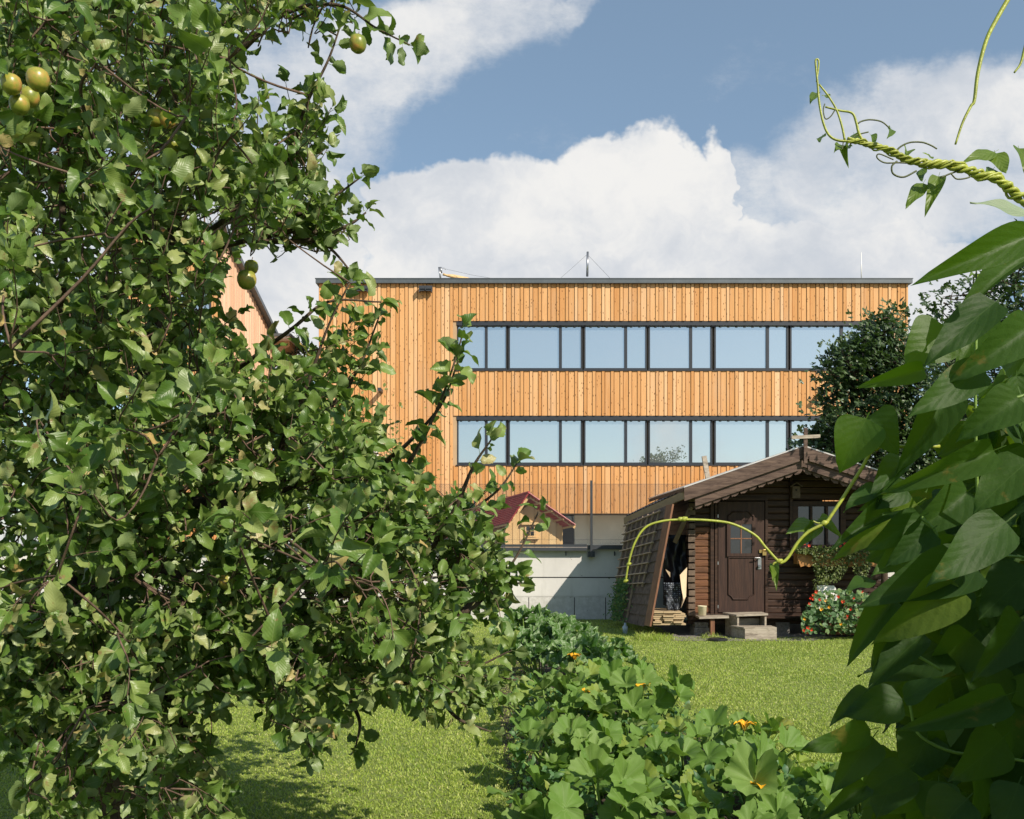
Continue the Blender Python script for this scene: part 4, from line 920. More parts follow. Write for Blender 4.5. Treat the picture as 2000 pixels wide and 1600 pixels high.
# climbing plant on trellis and little bottle
cp = empty('climbing_plant', tuple(P(1215, 1228, 16.8)), 'light green feathery climber at the foot of the trellis', 'climber')
cl_ = Leaves(SMALL); b = MB()
for s_ in range(4):
    path = spline([PP(.62+.05*s_, .99, .12), PP(.66+.06*s_, .85, .15), PP(.6+.05*s_, .72, .13), PP(.68+.02*s_, .60, .12)]); b.tube(path, .005, 4)
for i in range(700):
    u, v_ = rnd.gauss(.66, .10), rnd.uniform(.60, 1.0); cl_.add(PP(u, v_, rnd.uniform(.08, .22)), Vector((rnd.uniform(-1, 1), rnd.uniform(-1, .3), rnd.uniform(-1, .5))), Vector((0, -1, .8))+rv(.5), rnd.uniform(.04, .07))
cl_.build('foliage', 'nast_leaf', cp); b.build('stem', 'stem', cp)
b = MB(); c_ = P(1221, 1236, 16.2); c_.z = 0; b.lathe(c_, [(0, 0), (.035, 0), (.05, .12), (.02, .15), (.02, .19), (0, .19)], 12); tag(b.build('plastic_bottle', 'grey_plastic', smooth=True), 'small bluish plastic bottle at the foot of the trellis', 'bottle')

# ================================================================== VEGETATION
# ---- main apple tree
at = empty('apple_tree', (-2.1, 4.6, 0), 'big apple tree with green leaves and ripening fruit filling the left side', 'apple tree')
fork = (160, 1000, 4.6)
LIMBS = [
 ([(-2.1, 4.6, 0)], 'trunk'),
 [fork, (130, 700, 4.5), (122, 400, 4.3), (110, 100, 4.2), (100, -120, 4.2)],
 [fork, (260, 800, 4.4), (330, 500, 4.2), (380, 200, 4.0), (470, 100, 3.9), (560, 25, 3.8), (660, 10, 3.8), (735, 55, 3.8), (800, 88, 3.8)],
 [fork, (330, 980, 4.3), (500, 980, 4.0), (560, 850, 3.7), (605, 740, 3.6), (640, 640, 3.55), (683, 552, 3.5)],
 [fork, (350, 1120, 4.2), (600, 1180, 4.0), (700, 1080, 3.8), (770, 950, 3.7), (830, 850, 3.6), (875, 745, 3.5), (906, 645, 3.5)],
 [(700, 1080, 3.8), (735, 930, 3.7), (800, 862, 3.65), (862, 790, 3.6), (895, 705, 3.5)],
 [(600, 1180, 4.0), (760, 1130, 3.9), (860, 1055, 3.8), (920, 1000, 3.8), (975, 955, 3.8), (1010, 905, 3.8)],
 [(860, 1055, 3.8), (895, 980, 3.7), (925, 910, 3.65), (960, 858, 3.6)],
 [(600, 1180, 4.0), (760, 1230, 3.9), (900, 1200, 3.8), (965, 1145, 3.8), (1010, 1085, 3.8), (1052, 1000, 3.8)],
 [(900, 1200, 3.8), (950, 1150, 3.9), (1020, 1138, 3.9)],
 [fork, (380, 1250, 4.4), (650, 1320, 4.3), (850, 1335, 4.2), (940, 1322, 4.2), (1010, 1328, 4.2)],
 [(650, 1320, 4.3), (780, 1290, 4.2), (900, 1310, 4.1), (1000, 1270, 4.1)],
 [fork, (250, 1250, 4.2), (350, 1400, 3.9), (400, 1500, 3.6), (440, 1590, 3.5)],
 [fork, (120, 1250, 4.2), (90, 1420, 3.7), (70, 1560, 3.5)],
 [fork, (20, 1150, 4.2), (-60, 1300, 3.8)],
 [(330, 500, 4.2), (450, 420, 4.0), (560, 300, 3.9), (600, 200, 3.8), (640, 120, 3.8), (665, 50, 3.8)],
 [(330, 500, 4.2), (480, 470, 4.0), (580, 420, 3.9), (650, 385, 3.9), (705, 346, 3.9)],
 [(480, 470, 4.0), (600, 470, 3.9), (680, 440, 3.9), (715, 415, 3.9)],
 [(480, 470, 4.0), (600, 450, 3.9), (650, 490, 3.9), (685, 530, 3.9)],
 [(260, 800, 4.4), (400, 760, 4.1), (560, 650, 3.8), (640, 590, 3.8), (745, 590, 3.8)],
 [(560, 850, 3.7), (640, 800, 3.9), (700, 720, 3.9), (740, 620, 3.9)],
 [(500, 980, 4.0), (620, 930, 3.9), (720, 880, 3.9), (745, 820, 3.9)],
 [fork, (40, 850, 4.2), (-40, 700, 3.9), (-80, 500, 3.8)],
 [(110, 100, 4.2), (200, 0, 4.0), (300, -80, 4)],
 [(330, 500, 4.2), (250, 420, 3.6), (160, 200, 3.1), (190, 120, 3.0)],
 [(380, 1250, 4.4), (520, 1380, 4.0), (590, 1440, 3.8)],
 [(650, 1320, 4.3), (700, 1400, 4.0), (695, 1460, 3.9)],
 [(850, 1335, 4.2), (890, 1400, 4.1), (960, 1430, 4.1)],
]
limb_pts = []; limbs = MB(); shoots = MB(); feature = []
tr_ = MB(); pts = spline([Vector((-2.1, 4.6, -.05)), Vector((-2.05, 4.62, .4)), Vector((-2.15, 4.6, .9)), P(*fork)], 6); tr_.tube(pts, [0.17, 0.10], 12); tr_.build('trunk', 'bark', at, True)
for L in LIMBS[1:]:
    pts = spline([P(*q) for q in L], 7)
    n_ = len(pts); r0_ = (0.045 if L[0] == fork else 0.011)
    limbs.tube(pts, [.0032+r0_*(1-i/n_)**(2.0 if L[0] == fork else 1.2) for i in range(n_)], 7)
    limb_pts += pts[2:]; feature.append(pts)
limbs.build('limb', 'bark', at, True)
nodes = [tuple(p) for p in limb_pts]
al = Leaves(APPLE); tw = MB()
def leaf_n(): return Vector((SUN.x*.6, SUN.y*.6, SUN.z*.9))+rv(.80)
def leafy(path, n, size, al=al, spread=1.0, tipcluster=True):
    m_ = len(path)
    for i in range(n):
        t_ = (i+.5)/n; k = min(int(t_*(m_-1)), m_-2); p = path[k].lerp(path[k+1], t_*(m_-1)-k); d = (path[k+1]-path[k]).normalized()
        s_ = d.orthogonal().normalized(); s_.rotate(Matrix.Rotation(i*2.4+rnd.random(), 3, d))
        dr = d*rnd.uniform(.2, .8)+s_*spread+Vector((0, 0, rnd.uniform(-.55, .15)))
        sz = size*rnd.uniform(.6, 1.15); dr.normalize()
        al.add(p+dr*sz*.26, dr, leaf_n(), sz, None, rnd.uniform(.72, 1.12))
    if tipcluster:
        d = (path[-1]-path[-2]).normalized()
        for k in range(3): dr = d+rv(.45); al.add(path[-1]+dr.normalized()*size*.2, dr, leaf_n(), size*rnd.uniform(.6, 1))
# leaves along outer parts of feature limbs
for pts in feature:
    L_ = sum((pts[i+1]-pts[i]).length for i in range(len(pts)-1)); s0 = int(len(pts)*.30); sub = pts[s0:]
    L2 = sum((sub[i+1]-sub[i]).length for i in range(len(sub)-1))
    leafy(sub, int(L2/0.034), .078)
GAP = [(415, 545), (480, 545), (550, 650), (560, 690), (500, 720), (515, 800), (475, 800), (440, 700)]   # opening in the crown through which the pale house shows
GAPS = [(20, 330, 35), (500, 150, 45), (390, 410, 38), (610, 560, 60), (250, 330, 26), (130, 470, 24), (330, 470, 24), (470, 30, 22), (860, 1130, 26), (800, 1160, 22), (900, 1180, 24)]
REG = [
 ([(-80, -80), (530, -80), (560, 0), (500, 60), (430, 110), (430, 190), (500, 200), (550, 300), (590, 370), (600, 430), (550, 470), (480, 480), (420, 540), (400, 620), (-80, 700)], 860, (3.2, 6.0)),
 ([(520, -80), (720, -80), (700, 20), (640, 50), (590, 30), (520, 40)], 22, (3.6, 4.4)),
 ([(540, 200), (620, 230), (630, 300), (600, 330), (560, 300)], 15, (3.7, 4.2)),
 ([(560, 380), (640, 400), (670, 440), (630, 480), (540, 480)], 20, (3.7, 4.5)),
 ([(-80, 650), (400, 650), (480, 760), (580, 800), (640, 880), (720, 940), (780, 1020), (840, 1090), (880, 1150), (880, 1220), (-80, 1250)], 1080, (3.2, 6.0)),
 ([(-80, 1200), (880, 1200), (880, 1290), (860, 1350), (800, 1360), (720, 1340), (620, 1360), (530, 1340), (430, 1330), (330, 1400), (250, 1430), (60, 1420), (-80, 1400)], 430, (3.2, 5.2)),
 ([(60, 1420), (400, 1400), (420, 1520), (430, 1640), (40, 1640)], 70, (3.0, 4.0)),
 ([(480, 1360), (600, 1360), (620, 1430), (560, 1440)], 12, (3.2, 4.0)),
 ([(-80, 1380), (70, 1430), (60, 1440), (-80, 1440)], 8, (3.2, 4.0)),
 ([(640, 640), (700, 650), (720, 760), (660, 800), (600, 760)], 9, (3.7, 4.2)),
 ([(420, 640), (500, 680), (590, 740), (650, 800), (700, 880), (780, 940), (860, 1020), (860, 1070), (780, 1060), (600, 900), (450, 760)], 120, (3.4, 5.0)),
 ([(800, 980), (880, 970), (930, 1010), (880, 1060), (830, 1050)], 18, (3.6, 4.6)),
 ([(860, 1070), (930, 1080), (980, 1120), (960, 1190), (880, 1180)], 32, (3.7, 4.6)),
 ([(870, 1290), (960, 1300), (950, 1360), (860, 1380)], 14, (3.9, 4.6)),
 ([(-60, -60), (440, -60), (420, 60), (380, 400), (380, 650), (500, 850), (700, 1020), (780, 1200), (700, 1260), (350, 1310), (60, 1380), (-60, 1400)], 45, (2.5, 3.05)),
]
for poly, cnt, (ya, yb) in REG:
    xs = [q[0] for q in poly]; ys = [q[1] for q in poly]; c_ = 0
    while c_ < cnt:
        x_, y_ = rnd.uniform(min(xs), max(xs)), rnd.uniform(min(ys), max(ys))
        if not inpoly(x_, y_, poly): continue
        if rnd.random() < .9 and inpoly(x_, y_, GAP): continue
        if rnd.random() < .75 and any((x_-gx)**2+(y_-gy)**2 < gr*gr for gx, gy, gr in GAPS): continue
        c_ += 1
        Y = ya+(yb-ya)*rnd.random()**1.15; p = P(x_, y_, Y)
        A_n = np.array(nodes); dd = A_n-np.array(p); i = int(np.argmin((dd**2).sum(1)+np.where((dd**2).sum(1) < .012, 9, 0))); q = Vector(nodes[i])
        out = (p-Vector((-2.0, 4.6, 1.7))).normalized()*.6+Vector((.25, -.25, .45 if y_ < 1150 else -.25))+rv(.4); out.normalize()
        ln = rnd.uniform(.12, .28)
        a_ = p-out*ln*.5; e_ = p+out*ln*.5
        mid = q.lerp(a_, .55)+rv(.012)
        nodes.append(tuple(a_)); dq = min(1, (q-a_).length/.5)
        tw.tube(spline([q, mid, a_, p+rv(.012), e_], 3), [0.0028+.003*dq, 0.0014], 4, False)
        leafy([a_, p, e_], rnd.randint(5, 8), .082 if Y < 3.05 else .074)
tw.build('twig', 'twig', at, True)
print('apple leaves', sum(len(i) for i in al.items))
al.build('crown', 'apple_leaf', at)
apples = [(22, 165, 3.3, .040), (74, 156, 3.25, .044), (38, 205, 3.35, .04), (58, 190, 3.4, .04), (304, 231, 3.7, .036), (328, 234, 3.65, .033), (338, 284, 3.7, .030), (699, 86, 3.75, .036), (491, 522, 3.9, .030), (482, 547, 3.8, .040),
          (128, 877, 3.3, .042), (445, 1136, 3.7, .036), (232, 375, 3.9, .03), (245, 640, 3.8, .04), (225, 634, 3.8, .032)]
for (px, py, Y, r_) in apples:
    Y -= .30; r_ *= .9
    if px < 100: Y -= .28; r_ *= .80
    c_ = P(px, py, Y); b = MB(); prof = [(0.001, .80), (.25, .88), (.55, .93), (.85, .70), (1.0, .25), (.98, -.2), (.80, -.65), (.50, -.92), (.22, -.98), (.001, -.84)]
    b.lathe(c_, [(a*r_, z*r_) for a, z in prof], 20); o = b.build('apple', 'apple', at, True)
    b = MB(); b.tube([c_+Vector((0, 0, .8*r_)), c_+Vector((.004, .004, 1.5*r_))], .0016, 4); b.build('stalk', 'twig', o)

# ---- small leaved tree behind it
def small_tree(name, root, label, cat, poly, cnt, yr, tpl, mat, size, trunk, barkm='bark', upn=None, group=None, clump=1.0, per=14, rad=.22, thin=.012):
    t_ = empty(name, root, label, cat, group)
    L = Leaves(tpl); b = MB(); pts = spline([Vector(q) for q in trunk], 5); b.tube(pts, [.09*clump, .02], 8); tp = [tuple(p) for p in pts[3:]]
    T = np.array(tp); xs = [q[0] for q in poly]; ys = [q[1] for q in poly]; c_ = 0; nodes = list(tp); br = MB()
    while c_ < cnt:
        x_, y_ = rnd.uniform(min(xs), max(xs)), rnd.uniform(min(ys), max(ys))
        if not inpoly(x_, y_, poly): continue
        c_ += 1; p = P(x_, y_, rnd.uniform(*yr)); A = np.array(nodes); d2 = ((A-np.array(p))**2).sum(1)+np.maximum(0, A[:, 2]-p.z)*2; q = Vector(A[int(np.argmin(d2))])
        if c_ < 80: nodes.append(tuple(p))
        br.tube(spline([q, q.lerp(p, .5)+rv(.06)+Vector((0, 0, -.05)), p], 3), [thin, thin*.4], 4, False)
        for k in range(per):
            o_ = rv(rad); pos = p+o_; L.add(pos, o_+rv(.1)+Vector((0, 0, .02)), (upn or Vector((.5, -.6, 1)))+rv(.45), size*rnd.uniform(.6, 1.2))
    b.build('trunk', barkm, t_, True); br.build('branch', barkm, t_, True); L.build('crown', mat, t_); return t_
small_tree('young_fruit_tree', (-2.3, 11.0, 0), 'slender young tree with tiny yellowish leaves behind the big apple tree', 'tree',
   [(640, 860), (680, 800), (740, 845), (790, 860), (800, 1010), (740, 1080), (520, 1120), (480, 900), (560, 830)], 150, (10.4, 11.6), APPLE_LO, 'small_leaf', .05, [(-2.3, 11, 0), (-2.2, 11, 1.2), (-2.25, 11, 2.6)], thin=.006, clump=.5)
small_tree('distant_conifer', (-9.1, 38.5, TZ), 'dark conifer tip seen between the two timber buildings', 'conifer', [(583, 642), (602, 700), (612, 760), (555, 760), (570, 700)], 40, (38.3, 38.7), SMALL, 'conifer', .18, [(-9.0, 38.5, TZ), (-8.9, 38.5, 6), (-8.9, 38.5, 10.4)], per=22, rad=.14, clump=1.0)
# ---- dark fig tree behind the shed and the tree further right
fg = [(1700, 640), (1730, 600), (1770, 625), (1778, 700), (1850, 720), (1870, 800), (1870, 900), (1830, 960), (1640, 900), (1560, 870), (1565, 830), (1605, 800), (1610, 740), (1625, 690), (1660, 665)]
small_tree('fig_tree', (7.7, 19.05, 0), 'dark lobed leaved fig tree growing right behind the shed roof', 'fig tree', fg, 380, (18.4, 19.5), FIG, 'fig_leaf', .17, [(7.7, 19.0, 0), (7.6, 19.0, 2.6), (7.3, 19.0, 4.6)], per=20, rad=.17, thin=.02)
small_tree('garden_tree', (8.4, 14.6, 0), 'tall dark tree rising behind the bean leaves right of the shed', 'tree', [(1825, 600), (1845, 565), (1900, 560), (1945, 520), (1980, 470), (2060, 430), (2160, 420), (2200, 560), (2200, 800), (2150, 960), (1900, 940), (1860, 860), (1830, 720)], 400, (13.7, 15.9), FIG, 'fig_leaf', .13, [(8.4, 14.6, 0), (8.4, 14.6, 2), (8.6, 14.6, 4.6)], per=20, rad=.17, thin=.015)

# ---- lawn blades
def grass():
    N = 400000
    u = rng.random(N); y0, y1 = 4.7, 19.1; a = -0.35
    Y = (y0**(1+a-.0)+(y1**(1+a)-y0**(1+a))*u)**(1/(1+a))
    X = (rng.random(N)-.5)*2*(Y*0.60+.3)
    keep = ~((X > 0.35) & (X < np.interp(Y, [4, 6, 9.5, 13.5], [1.8, 1.7, 1.0, .7])) & (Y < 13.3)) & ~((X > 2.75) & (X < 6.2) & (Y > 15.6))
    X, Y = X[keep], Y[keep]; n = len(X)
    patch = .75+.5*np.sin(X*1.7+np.sin(Y*1.1)*1.5)*np.sin(Y*1.3+X*.6)*.5
    h = rng.uniform(.012, .027, n)*patch*(1+Y*.012); wd = rng.uniform(.0022, .0042, n)*(1+Y*.045)
    # taller tufts along shed and wall
    tuft = (np.hypot(X-2.35, Y-15.15) < .32) | (np.hypot(X-3.3, Y-15.3) < .15); h = np.where(tuft, h*5, h)
    edge = (Y > 18.85) & (X < 2.2); h = np.where(edge & (rng.random(n) < .2), h*2.5, h)
    an = rng.uniform(0, 2*np.pi, n); lean = rng.uniform(.3, 1.3, n)*h; la = rng.uniform(0, 2*np.pi, n)
    dx, dy = np.cos(an)*wd, np.sin(an)*wd; lx, ly = np.cos(la)*lean, np.sin(la)*lean
    z = np.zeros(n)
    v = np.stack([np.stack([X-dx, Y-dy, z], 1), np.stack([X+dx, Y+dy, z], 1), np.stack([X+dx*.8+lx*.45, Y+dy*.8+ly*.45, h*.65], 1), np.stack([X-dx*.8+lx*.45, Y-dy*.8+ly*.45, h*.65], 1),
                  np.stack([X+dx*.15+lx, Y+dy*.15+ly, h], 1), np.stack([X-dx*.15+lx, Y-dy*.15+ly, h], 1)], 1).reshape(-1, 3)
    b = (np.arange(n)*6)[:, None]
    f = np.concatenate([b+np.array([[0, 1, 2, 3]]), b+np.array([[3, 2, 4, 5]])])
    return v, f
v, f = grass(); g = mk('grass', v, f, 'grass', None, loc=(0, 0, 0)); tag(g, 'short green grass blades of the mown lawn', 'grass', None, 'stuff')
# fallen apples on the grass bottom left
for px, py, wl_b in ((12, 1488, 'leftmost windfall apple on the lawn at the lower left edge'), (20, 1438, 'farthest windfall apple on the lawn under the apple leaves'), (33, 1490, 'windfall apple right of another one on the lower left lawn')):
    Y = EYE*F/(py-HY); c_ = P(px, py, Y); c_.z = .028; b = MB(); b.lathe(c_, [(a*.03, z*.03) for a, z in ((.001, .85), (.5, .93), (.95, .5), (1, 0), (.85, -.6), (.4, -.93), (.001, -.85))], 14)
    tag(b.build('fallen_apple', 'petal', smooth=True), wl_b, 'apple', 'windfall apples on the lawn')

# ---- pumpkins and zucchini
def vine_plant(cx, cy, label, cat, name, tpl, mat, n, rad, hmin, hmax, size, flowers=0, sd=0, group=None, flpos=None):
    t_ = empty(name, (cx, cy, 0), label, cat, group); r3 = random.Random(sd)
    L = Leaves(tpl); b = MB()
    for i in range(n):
        a = r3.uniform(0, 2*math.pi); rr = rad*math.sqrt(r3.random()); hh_ = r3.uniform(hmin, hmax)*(1-.35*(rr/rad)**2)
        base = Vector((cx+math.cos(a)*rr*.45, cy+math.sin(a)*rr*.45, 0)); top = Vector((cx+math.cos(a)*rr, cy+math.sin(a)*rr, hh_))
        b.tube(spline([base, base.lerp(top, .5)+Vector((math.cos(a)*.02, math.sin(a)*.02, .05)), top], 3), [.009, .006], 6, False)
        nr = Vector((math.cos(a)*.30+.22, math.sin(a)*.30-.24, 1.0))+Vector((r3.gauss(0, .38), r3.gauss(0, .38), 0)); dr = Vector((math.cos(a), math.sin(a), -.1))+Vector((r3.gauss(0, .3), r3.gauss(0, .3), 0))
        L.add(top, dr-nr*(dr.dot(nr)/nr.length_squared), nr, size*r3.uniform(.6, 1.12), r3.randrange(len(tpl)))
    L.build('foliage', mat, t_); b.build('stem', 'stem', t_, True)
    for (px, py, Y) in (flpos or []):
        c_ = P(px, py, Y); m_ = MB(); fs_ = 2.0 if px in (1248,) else 1.25
        for k in range(6):
            a = k*1.047+r3.random()*.4; v = []; 
            for i_, (r_, z_) in enumerate(((.008, 0), (.022, .035), (.042, .055), (.058, .042))):
                wd = (.25, .5, .45, .08)[i_]; rr = r_*r3.uniform(.85, 1.2)*fs_; z_ *= fs_*.8
                for s_ in (-1, 0, 1): v.append(c_+Vector((math.cos(a+s_*wd)*rr, math.sin(a+s_*wd)*rr-.02, z_+.01*abs(s_)+r3.uniform(-.006, .006))))
            m_.add(v, [(i_*3+j, i_*3+j+1, i_*3+4+j, i_*3+3+j) for i_ in range(3) for j in range(2)])
        m_.build('flower', 'petal', t_, True); m_ = MB(); m_.tube([c_, Vector((c_.x+.02, c_.y+.03, c_.z*.5)), Vector((c_.x+.04, c_.y+.08, .02))], .006, 5); m_.build('flower_stalk', 'stem', t_, True)
    return t_
PG = 'pumpkin plants in the soil bed'
plants = [
 (0.55, 4.85, 'pumpkin plant at the bottom edge of the picture, left of the bed', 38, .60, .10, .38, .26, []),
 (1.35, 4.95, 'pumpkin plant at the bottom edge of the picture, right of the bed', 40, .64, .10, .38, .26, [(1487, 1548, 4.75)]),
 (1.95, 5.15, 'pumpkin plant at the far right corner of the bed beside the beans', 26, .42, .14, .34, .23, []),
 (0.40, 6.0, 'broad pumpkin plant reaching over the lawn on the left of the bed', 34, .52, .12, .38, .25, []),
 (1.15, 6.1, 'pumpkin plant in the middle of the bed among small weeds', 42, .62, .12, .40, .24, [(1452, 1426, 6.15)]),
 (1.60, 6.35, 'low pumpkin plant on the lawn side of the bed with an orange bloom', 24, .42, .12, .34, .22, []),
 (0.40, 7.4, 'pumpkin plant with one orange flower left of the big blossom', 34, .48, .16, .44, .24, [(1143, 1362, 7.3)]),
 (1.05, 7.6, 'pumpkin plant carrying the big ragged orange blossom', 38, .52, .18, .56, .26, [(1248, 1354, 7.45)]),
 (0.75, 9.0, 'pumpkin plant nearest behind the big orange blossom', 38, .54, .14, .44, .24, [(1122, 1288, 9.7)]),
]
for i, (cx, cy, lb, n, rad, h0, h1, sz, fl) in enumerate(plants): vine_plant(cx, cy, lb, 'pumpkin plant', 'pumpkin_plant', PUMP, 'pumpkin_leaf', n, rad, h0, h1, sz, sd=40+i, group=PG, flpos=fl)
ZG = 'silver mottled zucchini plants at the far end of the bed'
for i, (cx, cy, lb, n, rad, sz, hm, fl) in enumerate([(0.95, 10.6, 'zucchini plant nearest the lawn with long jagged leaves on its right', 26, .55, .40, .50, []), (0.35, 11.2, 'zucchini plant on the left of the far bed beside the apple twigs', 24, .50, .38, .48, [(1104, 1292, 10.7)]),
      (0.75, 12.4, 'zucchini plant between the front pair and the rearmost one', 26, .55, .40, .52, []), (0.32, 13.6, 'rearmost zucchini plant standing before the concrete wall', 22, .48, .38, .58, [])]):
    vine_plant(cx, cy, lb, 'zucchini plant', 'zucchini_plant', ZUC, 'zucchini_leaf', n, rad, hm*.55, hm, sz, sd=80+i, group=ZG, flpos=fl)
wl_ = Leaves(APPLE_LO)
for i in range(2600):
    Y = rnd.uniform(4.8, 9.6); X = rnd.uniform(0.0, np.interp(Y, [4, 6, 9.5], [1.9, 1.75, 1.2])); wl_.add((X, Y, rnd.uniform(.02, .26)), rv(1)+Vector((0, 0, .4)), Vector((.4, -.5, 1))+rv(.5), rnd.uniform(.03, .07))
wd_ = wl_.build('weeds', 'nast_leaf'); tag(wd_, 'small weeds between the pumpkin stems', 'weeds', None, 'stuff')
b = MB(); b.tube(spline([P(1020, 1512, 6.0), P(985, 1505, 5.9), P(955, 1490, 5.9), P(940, 1508, 5.9), P(928, 1520, 5.9)]), .004, 5); b.tube(spline([P(955, 1490, 5.9), P(947, 1478, 5.9), P(942, 1470, 5.9)]), .004, 5)
tag(b.build('pumpkin_tendril', 'stem', smooth=True), 'pale tendril creeping out over the lawn left of the bed', 'tendril')

# ---- runner bean row on the right
bean = empty('bean_plant', (1.15, 1.1, 0), 'dark backlit runner bean plant with big pointed leaves filling the right edge', 'bean plant')
bl = Leaves(BEAN); by_ = Leaves(BEAN); bp_ = Leaves(BEAN); bt_ = Leaves(BEAN); stm = MB()
def sig(L, bx, by, tx, ty, wpx, Yb, Yt=None, tilt=0.0, k=None, petiole=None):
    Yt = Yt or Yb; a, c = P(bx, by, Yb), P(tx, ty, Yt); d = c-a; ln = d.length
    w_ = wpx/F*Yb; nr = Vector((rnd.uniform(-.25, .1), -1, .45)); nr.rotate(Matrix.Rotation(tilt, 3, d.normalized()))
    L.add(a, d, nr, ln, k, max(.35, min(1.35, (w_/ln)/0.80)))
    return a
SIG = [
 (1692, 818, 1641, 918, 88, 1.05), (1697, 814, 1750, 872, 78, 1.08), (1805, 722, 1692, 752, 34, 1.1), (1850, 640, 1768, 712, 100, 1.12), (1945, 590, 1815, 690, 75, 1.06), (1925, 625, 1876, 700, 62, 1.15),
 (1940, 880, 1758, 958, 60, 1.0), (1768, 952, 1700, 992, 48, 1.1), (1965, 1020, 1830, 1130, 90, .98), (1905, 1108, 1706, 1155, 100, 1.02), (1862, 1135, 1733, 1264, 95, 1.0), (1745, 1172, 1654, 1280, 55, 1.05),
 (1762, 1366, 1646, 1398, 72, 1.0), (1695, 1345, 1621, 1408, 26, 1.02), (1765, 1366, 1842, 1318, 44, 1.0), (1965, 1358, 1782, 1430, 66, .97), (1700, 1425, 1569, 1468, 28, 1.0), (1705, 1440, 1635, 1540, 66, 1.02),
 (1692, 1534, 1612, 1590, 30, 1.0), (1775, 1500, 1680, 1545, 66, 1.04), (1996, 1213, 1945, 1306, 90, .98), (1805, 1240, 1688, 1332, 62, 1.06), (1737, 1228, 1704, 1312, 38, 1.08), (1900, 1240, 1820, 1330, 90, 1.1),
 (1960, 1440, 1870, 1530, 95, 1.0), (1890, 1560, 1800, 1640, 100, 1.0), (1990, 1530, 1950, 1640, 80, .96), (1850, 770, 1780, 900, 75, 1.08), (1920, 720, 1790, 800, 70, 1.02), (2010, 640, 1900, 720, 80, 1.0),
 (1990, 780, 1890, 840, 80, .98), (1800, 1010, 1700, 1075, 60, 1.07), (1740, 1000, 1655, 1030, 40, 1.1), (1800, 1060, 1720, 1110, 70, 1.1), (2010, 900, 1900, 990, 95, 1.0), (1890, 960, 1800, 1040, 80, 1.1), (2015, 1110, 1910, 1210, 100, 1.04),
 (1790, 985, 1650, 1075, 62, 1.12), (1720, 950, 1648, 985, 44, 1.1), (1820, 1035, 1742, 1100, 60, 1.05), (1770, 905, 1700, 955, 50, 1.12), (1700, 1130, 1655, 1150, 22, 1.08),
 (2010, 460, 1822, 534, 42, 1.0), (2020, 500, 1880, 560, 40, 1.1)]
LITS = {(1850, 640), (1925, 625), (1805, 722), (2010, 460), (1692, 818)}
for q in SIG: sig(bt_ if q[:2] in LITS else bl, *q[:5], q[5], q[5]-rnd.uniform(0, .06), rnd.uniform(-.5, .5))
YS = [(1942, 297, 1880, 314, 27), (1944, 300, 1966, 336, 34), (1803, 358, 1770, 404, 26), (1833, 345, 1813, 400, 28), (1940, 330, 1925, 350, 24), (1990, 290, 2015, 320, 40), (1700, 264, 1713, 272, 10), (1668, 262, 1675, 275, 12), (1690, 288, 1690, 270, 14),
      (1752, 300, 1746, 285, 14), (1770, 296, 1780, 288, 22), (1805, 300, 1825, 308, 16), (1800, 330, 1800, 352, 16), (1650, 285, 1648, 302, 9), (1640, 283, 1635, 288, 7), (1655, 285, 1660, 287, 7), (1606, 265, 1600, 275, 7), (1595, 182, 1583, 192, 6), (1612, 186, 1618, 188, 6), (1740, 252, 1742, 262, 5),
      (1585, 1018, 1537, 1040, 32), (1592, 1026, 1570, 1060, 28), (1600, 1014, 1637, 1036, 22), (1510, 1103, 1518, 1134, 16), (1509, 1106, 1513, 1128, 14), (1906, 540, 1900, 525, 14), (1908, 545, 1912, 528, 12)]
for q in YS: sig(by_, *q, 1.15, 1.12, rnd.uniform(-.5, .5))
sig(bp_, 2012, 418, 1898, 388, 36, 1.0, .98, .2, 3)
POLYB = [(2100, 640), (1990, 680), (1930, 740), (1880, 830), (1850, 920), (1800, 990), (1760, 1050), (1750, 1110), (1760, 1180), (1770, 1260), (1770, 1340), (1750, 1420), (1720, 1500), (1720, 1600), (1720, 1700), (2100, 1700)]
c_ = 0
while c_ < 700:
    x_, y_ = rnd.uniform(1640, 2100), rnd.uniform(600, 1700)
    if not inpoly(x_-25, y_, POLYB): continue
    c_ += 1; Y = 1.10+.75*rnd.random()**.7; p = P(x_, y_, Y)
    bl.add(p, Vector((rnd.gauss(-.3, .8), rnd.uniform(-.6, .3), rnd.gauss(-.5, .45))), Vector((-.1, -.8, .6))+rv(.6), rnd.uniform(.05, .10))
for i in range(4300):   # unseen rest of the row past the right edge, added to shade the bean
    Y = rnd.uniform(-1.3, 1.9); xo = .84 if Y < 1.0 else Y*.60+.12; X = xo+rnd.random()*.65; top = np.interp(Y, [-1.3, -.3, .2, .7, 1.0, 1.9], [2.9, 2.6, 2.2, 1.98, 1.88, 1.8])
    bl.add((X, Y, .1+(top-.1)*rnd.random()**1.15), Vector((rnd.gauss(0, 1), rnd.gauss(0, 1), -.8)), Vector((rnd.gauss(0, .6), rnd.gauss(0, .6), .7)), rnd.uniform(.09, .14))
bl.build('foliage', 'bean_leaf', bean); by_.build('young_foliage', 'bean_young', bean); bt_.build('backlit_foliage', 'bean_backlit', bean); bp_.build('pale_leaf', 'bean_pale', bean)
